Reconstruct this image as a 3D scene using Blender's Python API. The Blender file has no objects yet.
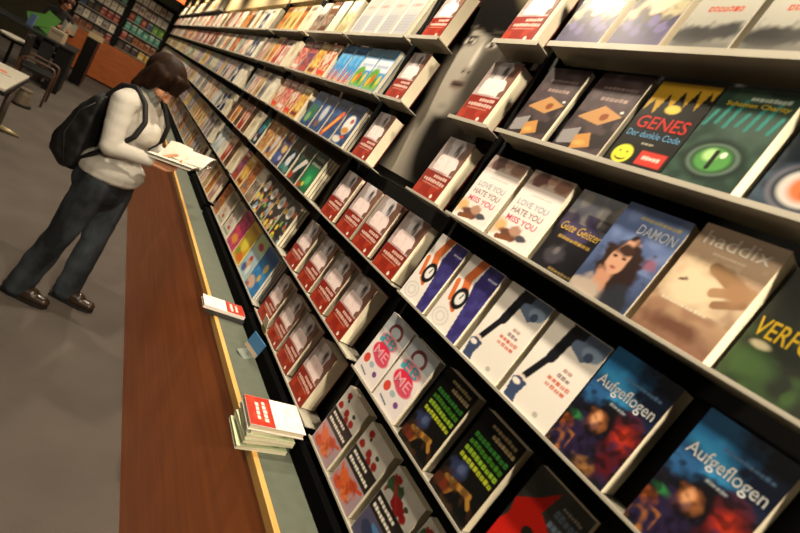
import bpy, bmesh, math, random
import numpy as np
from mathutils import Vector, Matrix, noise
R = math.radians
scene = bpy.context.scene
COL = scene.collection
random.seed(7)

# ------------------------------------------------------------------ colours and materials
def lin(c):
    if isinstance(c, str):
        c = c.lstrip('#'); c = [int(c[i:i+2], 16)/255 for i in (0, 2, 4)]
    return np.array([x/12.92 if x <= .04045 else ((x+.055)/1.055)**2.4 for x in c])

MATS = {}
def mat(name, col='#808080', rough=.6, metal=0., spec=.5, emit=0., attr=None, bump=None, var=None, coat=0., alpha=1., transmission=0.):
    """principled material; attr = colour attribute; bump=(scale,strength); var=(scale, colour2, stretch)"""
    if name in MATS: return MATS[name]
    m = bpy.data.materials.new(name); m.use_nodes = True
    nt = m.node_tree; b = nt.nodes['Principled BSDF']
    c = (*lin(col), 1)
    b.inputs['Base Color'].default_value = c
    b.inputs['Roughness'].default_value = rough
    b.inputs['Metallic'].default_value = metal
    b.inputs['Specular IOR Level'].default_value = spec
    b.inputs['Coat Weight'].default_value = coat
    b.inputs['Transmission Weight'].default_value = transmission
    if emit:
        b.inputs['Emission Color'].default_value = c; b.inputs['Emission Strength'].default_value = emit
    tc = nt.nodes.new('ShaderNodeTexCoord')
    if attr:
        a = nt.nodes.new('ShaderNodeAttribute'); a.attribute_name = attr
        nt.links.new(a.outputs['Color'], b.inputs['Base Color'])
    if var:
        sc, c2, st = var
        mp = nt.nodes.new('ShaderNodeMapping'); mp.inputs['Scale'].default_value = st
        nt.links.new(tc.outputs['Object'], mp.inputs['Vector'])
        n = nt.nodes.new('ShaderNodeTexNoise'); n.inputs['Scale'].default_value = sc; n.inputs['Detail'].default_value = 6
        nt.links.new(mp.outputs['Vector'], n.inputs['Vector'])
        r = nt.nodes.new('ShaderNodeValToRGB')
        r.color_ramp.elements[0].position = .35; r.color_ramp.elements[1].position = .68
        r.color_ramp.elements[0].color = c; r.color_ramp.elements[1].color = (*lin(c2), 1)
        nt.links.new(n.outputs['Fac'], r.inputs['Fac']); nt.links.new(r.outputs['Color'], b.inputs['Base Color'])
    if bump:
        n = nt.nodes.new('ShaderNodeTexNoise'); n.inputs['Scale'].default_value = bump[0]; n.inputs['Detail'].default_value = 4
        nt.links.new(tc.outputs['Object'], n.inputs['Vector'])
        bp = nt.nodes.new('ShaderNodeBump'); bp.inputs['Strength'].default_value = bump[1]; bp.inputs['Distance'].default_value = .004
        nt.links.new(n.outputs['Fac'], bp.inputs['Height']); nt.links.new(bp.outputs['Normal'], b.inputs['Normal'])
    MATS[name] = m
    return m

PRINT = mat('printed_paper', rough=.38, attr='Col', spec=.45)
MATTE = mat('matte_print', rough=.9, attr='Col', spec=.03)
def page_material():
    m = mat('page_edges', '#e2d8be', rough=.85, spec=.15)
    nt = m.node_tree; b = nt.nodes['Principled BSDF']
    tc = nt.nodes.new('ShaderNodeTexCoord'); mp = nt.nodes.new('ShaderNodeMapping'); mp.inputs['Scale'].default_value = (0.6, 900, 0.6)
    n = nt.nodes.new('ShaderNodeTexNoise'); n.inputs['Scale'].default_value = 1.; n.inputs['Detail'].default_value = 2
    r = nt.nodes.new('ShaderNodeValToRGB'); r.color_ramp.elements[0].position = .3; r.color_ramp.elements[1].position = .7
    r.color_ramp.elements[0].color = (*lin('#c4b695'), 1); r.color_ramp.elements[1].color = (*lin('#efe7d2'), 1)
    for a, c in ((tc.outputs['Object'], mp.inputs['Vector']), (mp.outputs['Vector'], n.inputs['Vector']), (n.outputs['Fac'], r.inputs['Fac']), (r.outputs['Color'], b.inputs['Base Color'])): nt.links.new(a, c)
    return m
PAGES = page_material()
BLACK = mat('black_board', '#0d0d0c', rough=.7, spec=.25)
PITCH = mat('black_plinth', '#040404', rough=.9, spec=.05)
DARKBROWN = mat('brown_back_board', '#4a3a2c', rough=.7, spec=.2, var=(3, '#5a4735', (1, 1, 1)))
TRAY = mat('tray_metal', '#a29c8e', rough=.45, spec=.4, var=(6, '#aea899', (1, 1, 1)))
HEADER = mat('header_board', '#a8926a', rough=.8, spec=.2, var=(4, '#b39d75', (1, 1, 1)))
WOOD = mat('cherry_wood', '#b8622a', rough=.4, spec=.45, var=(5, '#cc7033', (1, .35, 6)))
EDGE = mat('light_wood_edge', '#cf9a4e', rough=.45, var=(12, '#d9a75e', (1, .2, 3)))
TOP = mat('grey_green_laminate', '#555b4f', rough=.5, spec=.4, var=(30, '#5b6155', (1, 1, 1)))
CARPET = mat('grey_carpet', '#57504b', rough=.95, spec=.1, var=(2.2, '#605953', (1, 1, 1)), bump=(260, .5))
WALL = mat('dark_plaster', '#4a4638', rough=.9, spec=.1, var=(2, '#514d3e', (1, 1, 1)))
CEIL = mat('ceiling_board', '#5c5a4c', rough=.9, spec=.1, var=(1.5, '#64614f', (1, 1, 1)))
LEAN = R(7)

# ------------------------------------------------------------------ mesh helpers
class MB:
    def __init__(self): self.v = []; self.f = []; self.mi = []; self.c = []; self.mats = []
    def m(self, material):
        if material not in self.mats: self.mats.append(material)
        return self.mats.index(material)
    def add(self, verts, faces, material, col=None):
        k = len(self.v); i = self.m(material)
        self.v += [tuple(p) for p in verts]
        cc = (.5, .5, .5) if col is None else col
        if col is not None and hasattr(col, 'ndim') and col.ndim == 2: self.c += [tuple(x) for x in col]
        else: self.c += [tuple(cc)]*len(verts)
        self.f += [tuple(k+j for j in f) for f in faces]; self.mi += [i]*len(faces)
    def box(self, a, b, material, col=None, M=None):
        (x0, y0, z0), (x1, y1, z1) = a, b
        vs = [Vector(p) for p in ((x0,y0,z0),(x1,y0,z0),(x1,y1,z0),(x0,y1,z0),(x0,y0,z1),(x1,y0,z1),(x1,y1,z1),(x0,y1,z1))]
        if M: vs = [M @ p for p in vs]
        self.add(vs, [(0,3,2,1),(4,5,6,7),(0,1,5,4),(1,2,6,5),(2,3,7,6),(3,0,4,7)], material, col)
    def grid(self, P, material, col=None):
        n, m_ = P.shape[:2]
        fs = [(i*m_+j, i*m_+j+1, (i+1)*m_+j+1, (i+1)*m_+j) for i in range(n-1) for j in range(m_-1)]
        self.add(P.reshape(-1, 3), fs, material, None if col is None else col.reshape(-1, 3))
    def tube(self, pts, r, material, n=10, col=None, cap=True):
        pts = [Vector(p) for p in pts]; rs = r if isinstance(r, (list, tuple)) else [r]*len(pts)
        ref = None; vs = []
        for i, p in enumerate(pts):
            t = (pts[min(i+1, len(pts)-1)]-pts[max(i-1, 0)]).normalized()
            if ref is None: ref = t.orthogonal().normalized()
            u = (ref - t*ref.dot(t)).normalized(); ref = u; w = t.cross(u)
            vs += [p+(u*math.cos(2*math.pi*k/n)+w*math.sin(2*math.pi*k/n))*rs[i] for k in range(n)]
        fs = [(i*n+k, i*n+(k+1) % n, (i+1)*n+(k+1) % n, (i+1)*n+k) for i in range(len(pts)-1) for k in range(n)]
        if cap: fs += [tuple(reversed(range(n))), tuple((len(pts)-1)*n+k for k in range(n))]
        self.add(vs, fs, material, col)
    def lathe(self, prof, material, n=28, c=(0, 0), col=None):
        vs = [(c[0]+r*math.cos(2*math.pi*k/n), c[1]+r*math.sin(2*math.pi*k/n), z) for r, z in prof for k in range(n)]
        fs = [(i*n+k, i*n+(k+1) % n, (i+1)*n+(k+1) % n, (i+1)*n+k) for i in range(len(prof)-1) for k in range(n)]
        fs += [tuple(reversed(range(n))), tuple((len(prof)-1)*n+k for k in range(n))]
        self.add(vs, fs, material, col)
    def ellipsoid(self, c, axes, material, n=20, m_=12, col=None):
        """axes: three vectors"""
        c = Vector(c); a = [Vector(x) for x in axes]; vs = []
        for i in range(m_+1):
            th = math.pi*i/m_
            for k in range(n):
                ph = 2*math.pi*k/n
                vs.append(c+a[0]*(math.sin(th)*math.cos(ph))+a[1]*(math.sin(th)*math.sin(ph))+a[2]*math.cos(th))
        fs = [(i*n+k, (i+1)*n+k, (i+1)*n+(k+1) % n, i*n+(k+1) % n) for i in range(m_) for k in range(n)]
        self.add(vs, fs, material, col)
    def mesh(self, name, smooth=False):
        me = bpy.data.meshes.new(name); me.from_pydata(self.v, [], self.f)
        for m in self.mats: me.materials.append(m)
        me.polygons.foreach_set('material_index', self.mi)
        at = me.color_attributes.new('Col', 'FLOAT_COLOR', 'POINT')
        a = np.ones((len(self.v), 4), dtype=np.float32); a[:, :3] = np.array(self.c)
        at.data.foreach_set('color', a.ravel())
        if smooth: me.polygons.foreach_set('use_smooth', [True]*len(me.polygons))
        me.update(); return me
    def build(self, name, parent=None, bevel=0., smooth=False, loc=None):
        o = bpy.data.objects.new(name, self.mesh(name, smooth)); COL.objects.link(o)
        if parent: o.parent = parent
        if loc: o.location = loc
        if bevel:
            b = o.modifiers.new('soft_edges', 'BEVEL'); b.width = bevel; b.segments = 2; b.limit_method = 'ANGLE'
        return o

def tag(o, label=None, cat=None, group=None, kind=None):
    if label: o['label'] = label
    if cat: o['category'] = cat
    if group: o['group'] = group
    if kind: o['kind'] = kind
    return o
def empty(name, loc=(0,0,0), rot=(0,0,0)):
    o = bpy.data.objects.new(name, None); COL.objects.link(o); o.location = loc; o.rotation_euler = rot
    o.empty_display_size = .05; return o

# ------------------------------------------------------------------ lettering
TXT = {}
def text_geo(s, shear=0.):
    k = (s, shear)
    if k in TXT: return TXT[k]
    cu = bpy.data.curves.new('lettering', 'FONT'); cu.body = s; cu.shear = shear; cu.resolution_u = 3; cu.align_x = 'CENTER'; cu.offset = .007
    o = bpy.data.objects.new('lettering', cu); COL.objects.link(o)
    bpy.context.view_layer.update()
    me = bpy.data.meshes.new_from_object(o.evaluated_get(bpy.context.evaluated_depsgraph_get()))
    v = np.array([x.co[:2] for x in me.vertices]); f = [tuple(p.vertices) for p in me.polygons]
    bpy.data.objects.remove(o); bpy.data.curves.remove(cu); bpy.data.meshes.remove(me)
    lo, hi = v.min(0), v.max(0); v = (v-lo)/(hi-lo)
    TXT[k] = (v, f); return TXT[k]

# ------------------------------------------------------------------ cover pictures (colour per mesh vertex)
NOISE = {}
def wobble(shape, seed):
    k = (shape, seed % 5)
    if k not in NOISE:
        nv, nu = shape
        NOISE[k] = np.array([[noise.noise((i/nu*5+seed % 5*9.1, j/nv*7, 2.2))+.5*noise.noise((i/nu*12, j/nv*17+seed % 5*4, 7.2)) for i in range(nu)] for j in range(nv)])
    return NOISE[k]
class Art:
    def __init__(self, base, nu=40, nv=64, wob=0.):
        if nu >= 40: nu, nv = 66, 100
        self.wob = wob
        self.u, self.v = np.meshgrid(np.linspace(0, 1, nu), np.linspace(0, 1, nv))
        self.a = np.zeros((nv, nu, 3)); self.a[:] = lin(base); self.base = base; self.texts = []; self.s = .6/nu
    def mix(self, k, col):
        k = np.clip(k, 0, 1)[..., None]; self.a = self.a*(1-k)+lin(col)*k; return self
    def rect(self, u0, v0, u1, v1, col, soft=None):
        s = soft or self.s; g = lambda x: np.clip(x/s+.5, 0, 1)
        return self.mix(g(self.u-u0)*g(u1-self.u)*g(self.v-v0)*g(v1-self.v), col)
    def ell(self, cu, cv, ru, rv, col, soft=.15, ang=0., k=1.):
        a = R(ang); du = self.u-cu; dv = (self.v-cv)*1.5
        x = du*math.cos(a)+dv*math.sin(a); y = -du*math.sin(a)+dv*math.cos(a)
        d = np.sqrt((x/ru)**2+(y/(rv*1.5))**2)
        if self.wob: d = d*(1+self.wob*wobble(self.u.shape, int(cu*97+cv*31)))
        return self.mix(np.clip((1-d)/soft+.5, 0, 1)*k, col)
    def line(self, u0, v0, u1, v1, w, col):
        du, dv = u1-u0, (v1-v0)*1.5; L = du*du+dv*dv
        t = np.clip(((self.u-u0)*du+(self.v-v0)*1.5*dv)/L, 0, 1)
        d = np.hypot(self.u-u0-t*du, (self.v-v0)*1.5-t*dv)
        return self.mix(np.clip((w-d)/self.s+.5, 0, 1), col)
    def grad(self, v0, v1, c0, c1):
        t = np.clip((self.v-v0)/(v1-v0), 0, 1)[..., None]; inside = ((self.v >= v0) & (self.v <= v1))[..., None]
        self.a = np.where(inside, lin(c0)*(1-t)+lin(c1)*t, self.a); return self
    def poly(self, pts, col):
        inside = np.zeros(self.u.shape, bool); n = len(pts)
        for i in range(n):
            (x0, y0), (x1, y1) = pts[i], pts[(i+1) % n]
            if y0 == y1: continue
            c = ((y0 > self.v) != (y1 > self.v)) & (self.u < (x1-x0)*(self.v-y0)/(y1-y0)+x0); inside ^= c
        return self.mix(inside*1., col)
    def blotch(self, seed, sc, col, amt=.6, v0=0, v1=1, u0=0, u1=1, thr=.0):
        n = np.array([[noise.noise((u*sc+seed*7.3, v*sc*1.5, seed*3.1)) for u, v in zip(ru, rv)] for ru, rv in zip(self.u, self.v)])
        msk = (self.v >= v0) & (self.v <= v1) & (self.u >= u0) & (self.u <= u1)
        return self.mix(np.clip((n-thr)*3, 0, 1)*amt*msk, col)
    def bars(self, u0, u1, v0, v1, col, n=6, seed=0):
        """a line of lettering too small to read: a row of uneven strokes"""
        r = random.Random(seed); w = (u1-u0)/n
        for i in range(n):
            self.rect(u0+i*w+.1*w, v0+r.random()*.1*(v1-v0), u0+(i+1)*w-.12*w, v1-r.random()*.25*(v1-v0), col)
            if r.random() < .7: self.rect(u0+(i+.4)*w, v0+.3*(v1-v0), u0+(i+.6)*w, v0+.6*(v1-v0), self.base)
        return self
    def text(self, s, u0, v0, u1, v1, col, shear=0.):
        self.texts.append((s, u0, v0, u1, v1, col, shear)); return self

def art_red_girl():
    a = Art('#b5a3a0', wob=.45)
    a.rect(0, .6, 1, 1, '#a59c9c').rect(.7, .45, 1, 1, '#7b584a').rect(0, .55, .2, 1, '#a08f8a')  # grey upper part: shadow of the tray above painted into the cover
    a.ell(.55, .84, .25, .22, '#d2cacb').ell(.6, .86, .08, .09, '#4a4248', .9).ell(.66, .78, .04, .06, '#6d5f64', .9)
    a.poly([(.16, .42), (.84, .42), (.84, .52), (.93, .56), (.87, .68), (.8, .71), (.2, .71), (.14, .66)], '#f2dedb')
    a.blotch(3, 9, '#e2c4c2', .5, .42, .72, .16, .84)
    a.rect(0, 0, 1, .42, '#8f2415').blotch(5, 5, '#b03c22', .7, 0, .3).blotch(6, 6, '#6e1a12', .6, .2, .45)
    a.bars(.4, .92, .335, .39, '#dcbcae', 6, 1).bars(.1, .95, .25, .31, '#dcbcae', 9, 2).bars(.12, .85, .205, .225, '#c98f7a', 12, 5); a.edge = '#5e1710'
    a.ell(.78, .06, .05, .03, '#f2dfd2')
    return a
def art_lobster(kind=0):
    a = Art('#d8d5cd', wob=.45)
    a.rect(0, .62, 1, 1, '#e8e5dd').blotch(2, 5, '#d0cfc7', .5, .6, 1)
    for (u, v) in ((.2, .9), (.45, .72), (.14, .7), (.75, .68), (.55, .64)): a.ell(u, v, .09, .05, '#b3211f', .3)
    a.ell(.28, .84, .05, .03, '#1a1a1a').ell(.7, .78, .06, .03, '#39493a')
    if kind: a.ell(.3, .78, .28, .1, '#3c5a38').ell(.5, .72, .22, .08, '#9c1c22').ell(.22, .68, .1, .05, '#d7d5d0').line(.1, .9, .6, .62, .03, '#b3272a')
    a.rect(0, .37, 1, .62, '#211b1b').bars(.08, .7, .525, .575, '#e9e3d8', 7, 3).bars(.08, .92, .425, .475, '#e9e3d8', 10, 4)
    if kind: a.rect(0, 0, 1, .37, '#4c4a66').ell(.35, .2, .2, .1, '#2b3554').ell(.7, .14, .15, .12, '#7d8fb5').ell(.55, .28, .2, .04, '#4b76a5')
    else:
        a.rect(0, 0, 1, .37, '#a78f98').ell(.42, .2, .32, .1, '#d2602e', .4).ell(.62, .27, .14, .06, '#b8421f', .5).ell(.25, .1, .16, .06, '#c9502a', .5).ell(.55, .08, .2, .05, '#d8703a', .6).line(.65, .26, .9, .33, .035, '#c24a28').line(.2, .22, .08, .3, .04, '#d2602e').blotch(7, 9, '#8f3018', .6, .05, .3, .1, .8)
    return a
def art_pink():
    a = Art('#eae4e2')
    a.rect(0, .74, 1, 1, '#c3cbd2').ell(.5, .8, .27, .13, '#7d3c42', .1).ell(.5, .8, .18, .08, '#c3cbd2', .1)  # grey band behind the arch is tray shade put into the print colour
    a.rect(0, 0, 1, .74, '#ece3e1')
    a.ell(.5, .64, .36, .1, '#e58a95', .2).ell(.5, .46, .36, .13, '#e0304f', .15).ell(.62, .4, .3, .1, '#d9506a', .2)
    a.text('EB', .25, .58, .78, .71, '#3e9fb0').text('ME', .25, .38, .8, .52, '#f4a3b0')
    a.ell(.2, .25, .12, .07, '#d94a3a').ell(.48, .24, .1, .04, '#a9b7c0').ell(.75, .18, .08, .04, '#7a4a8c').line(.2, .1, .5, .07, .02, '#6b7a86').ell(.2, .6, .06, .04, '#4fb0bd')
    return a
def art_green():
    a = Art('#0c0c0b', 44, 72, wob=.45)
    a.bars(.3, .9, .9, .94, '#b8a57a', 8, 5).bars(.42, .95, .82, .87, '#b8a57a', 7, 6)
    for i, c in enumerate(('#3d8f3a', '#55a32f', '#86ad2a', '#a9b52b')): a.bars(.12, .95, .71-.085*i, .765-.085*i, c, 9, 7+i)
    a.ell(.3, .34, .17, .11, '#2a3454', .5).ell(.34, .36, .08, .05, '#4a5678', .6)
    a.line(.2, .2, .75, .26, .05, '#a87a35').line(.45, .22, .35, .1, .05, '#8f5e28').line(.7, .26, .85, .18, .04, '#a87a35').ell(.2, .12, .18, .06, '#6b2a18', .5).blotch(4, 8, '#3a2414', .7, 0, .3)
    return a
def art_red_face():
    a = Art('#35332f')
    a.blotch(2, 4, '#45423c', .7)
    a.poly([(0, 0), (.95, 0), (.93, .3), (.86, .42), (.8, .5), (.78, .58), (.56, .66), (.42, .7), (.48, .95), (.28, .78), (.14, .7), (.0, .62), (.06, .48), (0, .36)], '#c31d12')
    a.ell(.44, .48, .1, .06, '#25201d').ell(.6, .2, .14, .05, '#8f130d').line(.1, .15, .4, .1, .03, '#25201d')
    a.bars(.55, .96, .76, .83, '#6e7f95', 5, 4).bars(.55, .96, .66, .73, '#6e7f95', 5, 5).bars(.6, .92, .86, .89, '#9a958a', 7, 5)
    return a
def art_watch():
    a = Art('#ece6df')
    a.poly([(.55, 1), (1, 1), (1, 0), (.72, 0), (.62, .45), (.5, .7)], '#37306f').blotch(3, 6, '#4a4590', .6, 0, 1, .66, 1)
    a.line(.42, 1, .3, .72, .11, '#cf6a35').line(.3, .72, .45, .5, .1, '#d8703a').line(.1, .62, .2, .4, .06, '#d8703a').line(.3, .36, .45, .3, .05, '#cf6a35')
    a.ell(.42, .46, .19, .15, '#14141a', .12).ell(.42, .46, .11, .085, '#e8e6e2', .2).line(.42, .46, .44, .52, .015, '#14141a')
    for i in range(4): a.ell(.28, .14, .24-.05*i, .12-.025*i, '#d9d3cf' if i % 2 == 0 else '#ece6df', .08)
    a.bars(.7, .95, .84, .87, '#bfc0dc', 5, 3)
    return a
def art_tux():
    a = Art('#e9e3da')
    a.poly([(.35, 1), (1, 1), (1, .86), (.75, .72), (.45, .8)], '#5f708a').poly([(.3, 1), (.62, 1), (.6, .9), (.42, .86)], '#20222c').ell(.82, .84, .16, .07, '#7d90a8', .3).ell(.8, .8, .07, .05, '#41506a')
    a.line(.4, .93, .34, .6, .09, '#15161c').line(.34, .62, .18, .3, .06, '#15161c')
    a.ell(.16, .24, .1, .05, '#e6d2c4', .3).poly([(.02, .22), (.12, .26), (.3, .24), (.26, .1), (.3, .02), (.08, .02)], '#3d4a6b').ell(.12, .2, .08, .03, '#e9e3da', .2)
    a.bars(.62, .78, .56, .6, '#a6736a', 2, 3).bars(.58, .82, .49, .53, '#8b6d74', 3, 4).bars(.48, .9, .42, .465, '#cf6a50', 5, 5).bars(.5, .88, .36, .4, '#cf6a50', 4, 6).ell(.7, .08, .05, .025, '#b9b4aa')
    return a
def art_aufgeflogen():
    a = Art('#12131d', 48, 72, wob=.45)
    a.grad(.55, 1, '#15203a', '#0e1626').ell(.15, .85, .4, .25, '#2b78b5', .9).ell(.25, .7, .35, .1, '#3a97cf', .8).ell(.1, .6, .25, .12, '#2a5a8c', .8)
    a.blotch(3, 7, '#2a2440', .7, 0, .5).ell(.78, .4, .25, .14, '#6a1a1a', 1.2).ell(.8, .42, .12, .07, '#c8361f', 1.3).ell(.85, .2, .15, .1, '#53131c', .8)
    a.ell(.42, .36, .22, .2, '#0d0b12', .5).ell(.4, .4, .1, .08, '#b8703f', .9).ell(.38, .4, .05, .06, '#e0a070', .9).ell(.3, .15, .28, .15, '#261c3a', .6)
    a.ell(.12, .33, .08, .03, '#2f7a44', .9).ell(.06, .24, .1, .05, '#a0521f', 1.).blotch(9, 9, '#b5702f', .7, 0, .2, 0, .3).ell(.62, .06, .14, .05, '#9a6a3a', 1.).blotch(11, 8, '#2a2142', .6, .05, .4).blotch(12, 10, '#08080c', .7, 0, .6)
    a.text('Aufgeflogen', .06, .62, .94, .75, '#dfe2e4').bars(.35, .9, .8, .83, '#4f6f92', 10, 3).bars(.4, .65, .565, .585, '#9fa6ad', 6, 4)
    return a
def art_love():
    a = Art('#efe3dc', 44, 72, wob=.45)
    a.rect(0, .8, 1, 1, '#c9b5a8').ell(.25, .9, .2, .1, '#6d4a47', .5).ell(.8, .9, .18, .09, '#8d6a58', .5).ell(.55, .93, .1, .05, '#b08a76')  # top strip painted darker to carry the shade under the next tray
    a.rect(.0, .1, 1, .8, '#f0e5df').ell(.1, .2, .16, .09, '#e8b478', .8)
    for i, (w, c) in enumerate((('LOVE YOU', '#b4b9c4'), ('HATE YOU', '#a9918d'), ('MISS YOU', '#e0637c'))): a.text(w, .12, .53-.115*i, .88, .605-.115*i, c)
    a.ell(.45, .15, .22, .07, '#6b4436', .4).ell(.52, .21, .14, .06, '#b58c76', .4).ell(.75, .16, .13, .04, '#4b4a52', .4).line(.2, .06, .5, .1, .05, '#7d4a2c').bars(.3, .8, .68, .7, '#c9b4ae', 8, 2)
    return a
def art_geister():
    a = Art('#1d1a22', wob=.45)
    a.grad(.55, 1, '#3f3a55', '#aab0bd').blotch(4, 4, '#d5cfc8', .7, .62, 1).blotch(5, 5, '#4c4266', .8, .4, .75).rect(0, 0, 1, .36, '#141319', .2)
    a.text('Gute Geister', .08, .5, .92, .6, '#c9a552', .25).bars(.15, .85, .4, .44, '#b8963f', 8, 3).ell(.35, .2, .18, .13, '#3f3d44', .6).ell(.33, .26, .06, .05, '#6a6468', .6).bars(.4, .9, .04, .07, '#8a7440', 7, 4)
    return a
def art_damon():
    a = Art('#4a5a86', 48, 72, wob=.45)
    a.grad(.0, 1, '#3a4666', '#6277a8').blotch(4, 4, '#7f92bd', .5, .4, 1).blotch(6, 4, '#303a52', .6, 0, .5)
    a.ell(.5, .42, .3, .26, '#2c1c18', .25).ell(.62, .25, .22, .22, '#2a1b19', .4).ell(.42, .43, .16, .17, '#c9987c', .25).ell(.45, .54, .14, .06, '#3a241d', .5).ell(.35, .46, .035, .015, '#3a2a26', .5).ell(.49, .46, .035, .015, '#3a2a26', .5).ell(.42, .35, .05, .016, '#9c4f46', .5)
    a.ell(.38, .16, .13, .13, '#c08c70', .4).ell(.3, .06, .28, .1, '#b0a194', .5).ell(.75, .08, .25, .12, '#272a33', .6).ell(.86, .5, .08, .05, '#8a5a70', .8)
    a.text('DAMON', .38, .73, .95, .83, '#c5cede').bars(.3, .92, .87, .905, '#b9ab6a', 9, 3)
    return a
def art_haddix():
    a = Art('#b79c80', 48, 72, wob=.45)
    a.grad(.0, 1, '#8a6a52', '#c2a78b').ell(.4, .48, .45, .2, '#dcc7a6', .9).ell(.72, .62, .28, .06, '#8f6f54', .4, -20).line(.45, .68, .9, .55, .07, '#93714f').line(.6, .5, .95, .6, .06, '#a5825f').line(.7, .42, .95, .5, .05, '#8d6b4d')
    a.ell(.2, .5, .05, .014, '#5f4a38', .5, 20).ell(.24, .515, .03, .012, '#6a5544', .5, -30).grad(0, .3, '#7d5a48', '#b08f70').blotch(4, 5, '#8a6450', .6, 0, .32).ell(.5, .14, .34, .07, '#6a4636', .9).ell(.85, .57, .16, .09, '#a07a58', .6, 15).bars(.12, .72, .3, .325, '#dccdb6', 11, 3)
    a.text('haddix', .1, .83, .9, .95, '#e9dfcf').bars(.3, .7, .77, .79, '#e0d2bc', 8, 3)
    return a
def art_verfolgt():
    a = Art('#1c231a', 48, 72)
    a.blotch(3, 4, '#2e4424', .8, 0, .5).blotch(8, 6, '#3d5a2c', .6, 0, .3).ell(.2, .2, .25, .12, '#36502a', .9)
    a.text('VERFOLGT', .04, .4, 1.0, .55, '#d8b51e').ell(.2, .35, .1, .03, '#c8c0a0', .6).bars(.2, .8, .82, .86, '#7a7f74', 9, 3)
    return a
def art_parcel():
    a = Art('#2e2526', wob=.45)
    a.grad(.5, 1, '#4a3b3e', '#33282c').blotch(4, 5, '#5a4a4c', .6)
    a.poly([(.1, .42), (.62, .36), (.95, .5), (.5, .6)], '#b98a56').ell(.62, .46, .08, .05, '#8a4a26').poly([(.05, .05), (.4, .1), (.35, .3), (.02, .22)], '#8f8b8c').poly([(.4, .02), (.75, .1), (.6, .26), (.35, .2)], '#c08a4a')
    a.bars(.2, .9, .8, .84, '#8c7a78', 8, 2).bars(.3, .85, .66, .71, '#a08a80', 6, 3).ell(.88, .55, .03, .015, '#f0e8da').ell(.5, .12, .1, .04, '#d8a45c', .5)
    return a
def art_genes():
    a = Art('#15130f', 48, 72)
    a.poly([(.02, .62), (.02, .97), (.98, .97), (.95, .8), (.88, .92), (.8, .7), (.7, .93), (.62, .72), (.5, .9), (.42, .66), (.3, .86), (.22, .6), (.12, .78)], '#b08a24').ell(.5, .68, .12, .05, '#d8ba52', .3)
    a.text('GENES', .1, .44, .93, .58, '#b32a20').text('Der dunkle Code', .06, .34, .95, .41, '#5f93b8').bars(.42, .62, .27, .29, '#c0b8a0', 5, 3)
    a.ell(.24, .13, .17, .105, '#dad63c', .1).ell(.18, .15, .02, .02, '#2a2a12').ell(.3, .15, .02, .02, '#2a2a12').ell(.24, .095, .1, .04, '#3a3a14', .2).ell(.24, .115, .11, .04, '#dad63c', .15)
    a.rect(.52, .06, .94, .21, '#c8382c').bars(.58, .88, .12, .16, '#f0d8cc', 5, 4)
    return a
def art_greeneye():
    a = Art('#23382e', 48, 72)
    a.blotch(3, 5, '#3b5546', .7).rect(.3, .5, 1, .72, '#47584f', .3)
    for i in range(7): a.line(.05+.14*i, .6+.03*(i % 2), .1+.14*i, .75+.06*(i % 3), .025, '#2f7d74')
    a.ell(.5, .28, .42, .2, '#17241d', .3).ell(.5, .28, .34, .16, '#5a6f60', .15).ell(.5, .28, .28, .135, '#122018', .15).ell(.5, .28, .24, .12, '#4f8f46', .3).ell(.44, .32, .1, .06, '#a9d08a', .6).line(.5, .2, .5, .36, .03, '#12180f').ell(.6, .34, .04, .03, '#dff0d0')
    a.text('Schatten Charity', .14, .8, .95, .86, '#c9b02c').bars(.4, .9, .88, .92, '#b0bdb0', 9, 5)
    return a
def art_blueeye():
    a = Art('#1e2a38', 44, 72)
    a.blotch(3, 5, '#34485a', .7).bars(.35, .95, .84, .88, '#b5a04a', 8, 3).bars(.3, .95, .75, .79, '#8a9ab0', 8, 4)
    a.ell(.5, .3, .42, .24, '#5a5a66', .12).ell(.5, .3, .36, .2, '#1a2430', .12).ell(.5, .3, .3, .17, '#b8b6b2', .2).ell(.5, .3, .18, .12, '#c2683a', .5).ell(.55, .27, .08, .06, '#8f3f22', .6)
    return a
def art_lilac():
    a = Art('#6f6184', wob=.45)
    a.rect(0, .3, 1, 1, '#3f362f').blotch(3, 4, '#b0a684', .9, .3, .75, 0, 1, -.05).blotch(7, 7, '#2c2430', .8, .3, 1, 0, 1, .1).ell(.55, .62, .24, .16, '#d8b59c', .4).ell(.3, .82, .2, .1, '#e0d8c0', .5).ell(.75, .85, .2, .1, '#6d4a3c', .5)
    a.rect(0, 0, 1, .3, '#3f365a', .1)
    for i in range(9): a.ell(.08+.11*i, .2+.07*(i % 3), .09, .07, '#5d5282' if i % 2 else '#2f2848', .5)
    return a
def art_snow():
    a = Art('#c9c6bc', wob=.45)
    a.grad(0, 1, '#8f8d84', '#b5b2a6').ell(.3, .16, .4, .12, '#2f2e2c', .6).ell(.75, .22, .3, .1, '#3a3938', .6).rect(0, 0, 1, .1, '#55534e', .15)
    a.bars(.18, .85, .7, .77, '#a5401f', 9, 2).bars(.25, .8, .44, .51, '#a5401f', 7, 3).bars(.35, .65, .6, .62, '#6d6a60', 8, 4)
    return a
def art_pale(seed):
    a = Art('#b4b1ab', 20, 30); a.rect(0, .0, 1, .55, '#a9a9ac', .2)
    for i in range(6): a.rect(.12, .12+.07*i, .85, .14+.07*i, '#8f8f96')
    a.bars(.2, .8, .72, .77, '#b0452f' if seed % 2 else '#a06a3a', 5, seed).rect(0, 0, .06, 1, '#eeeae0')
    return a
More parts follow.
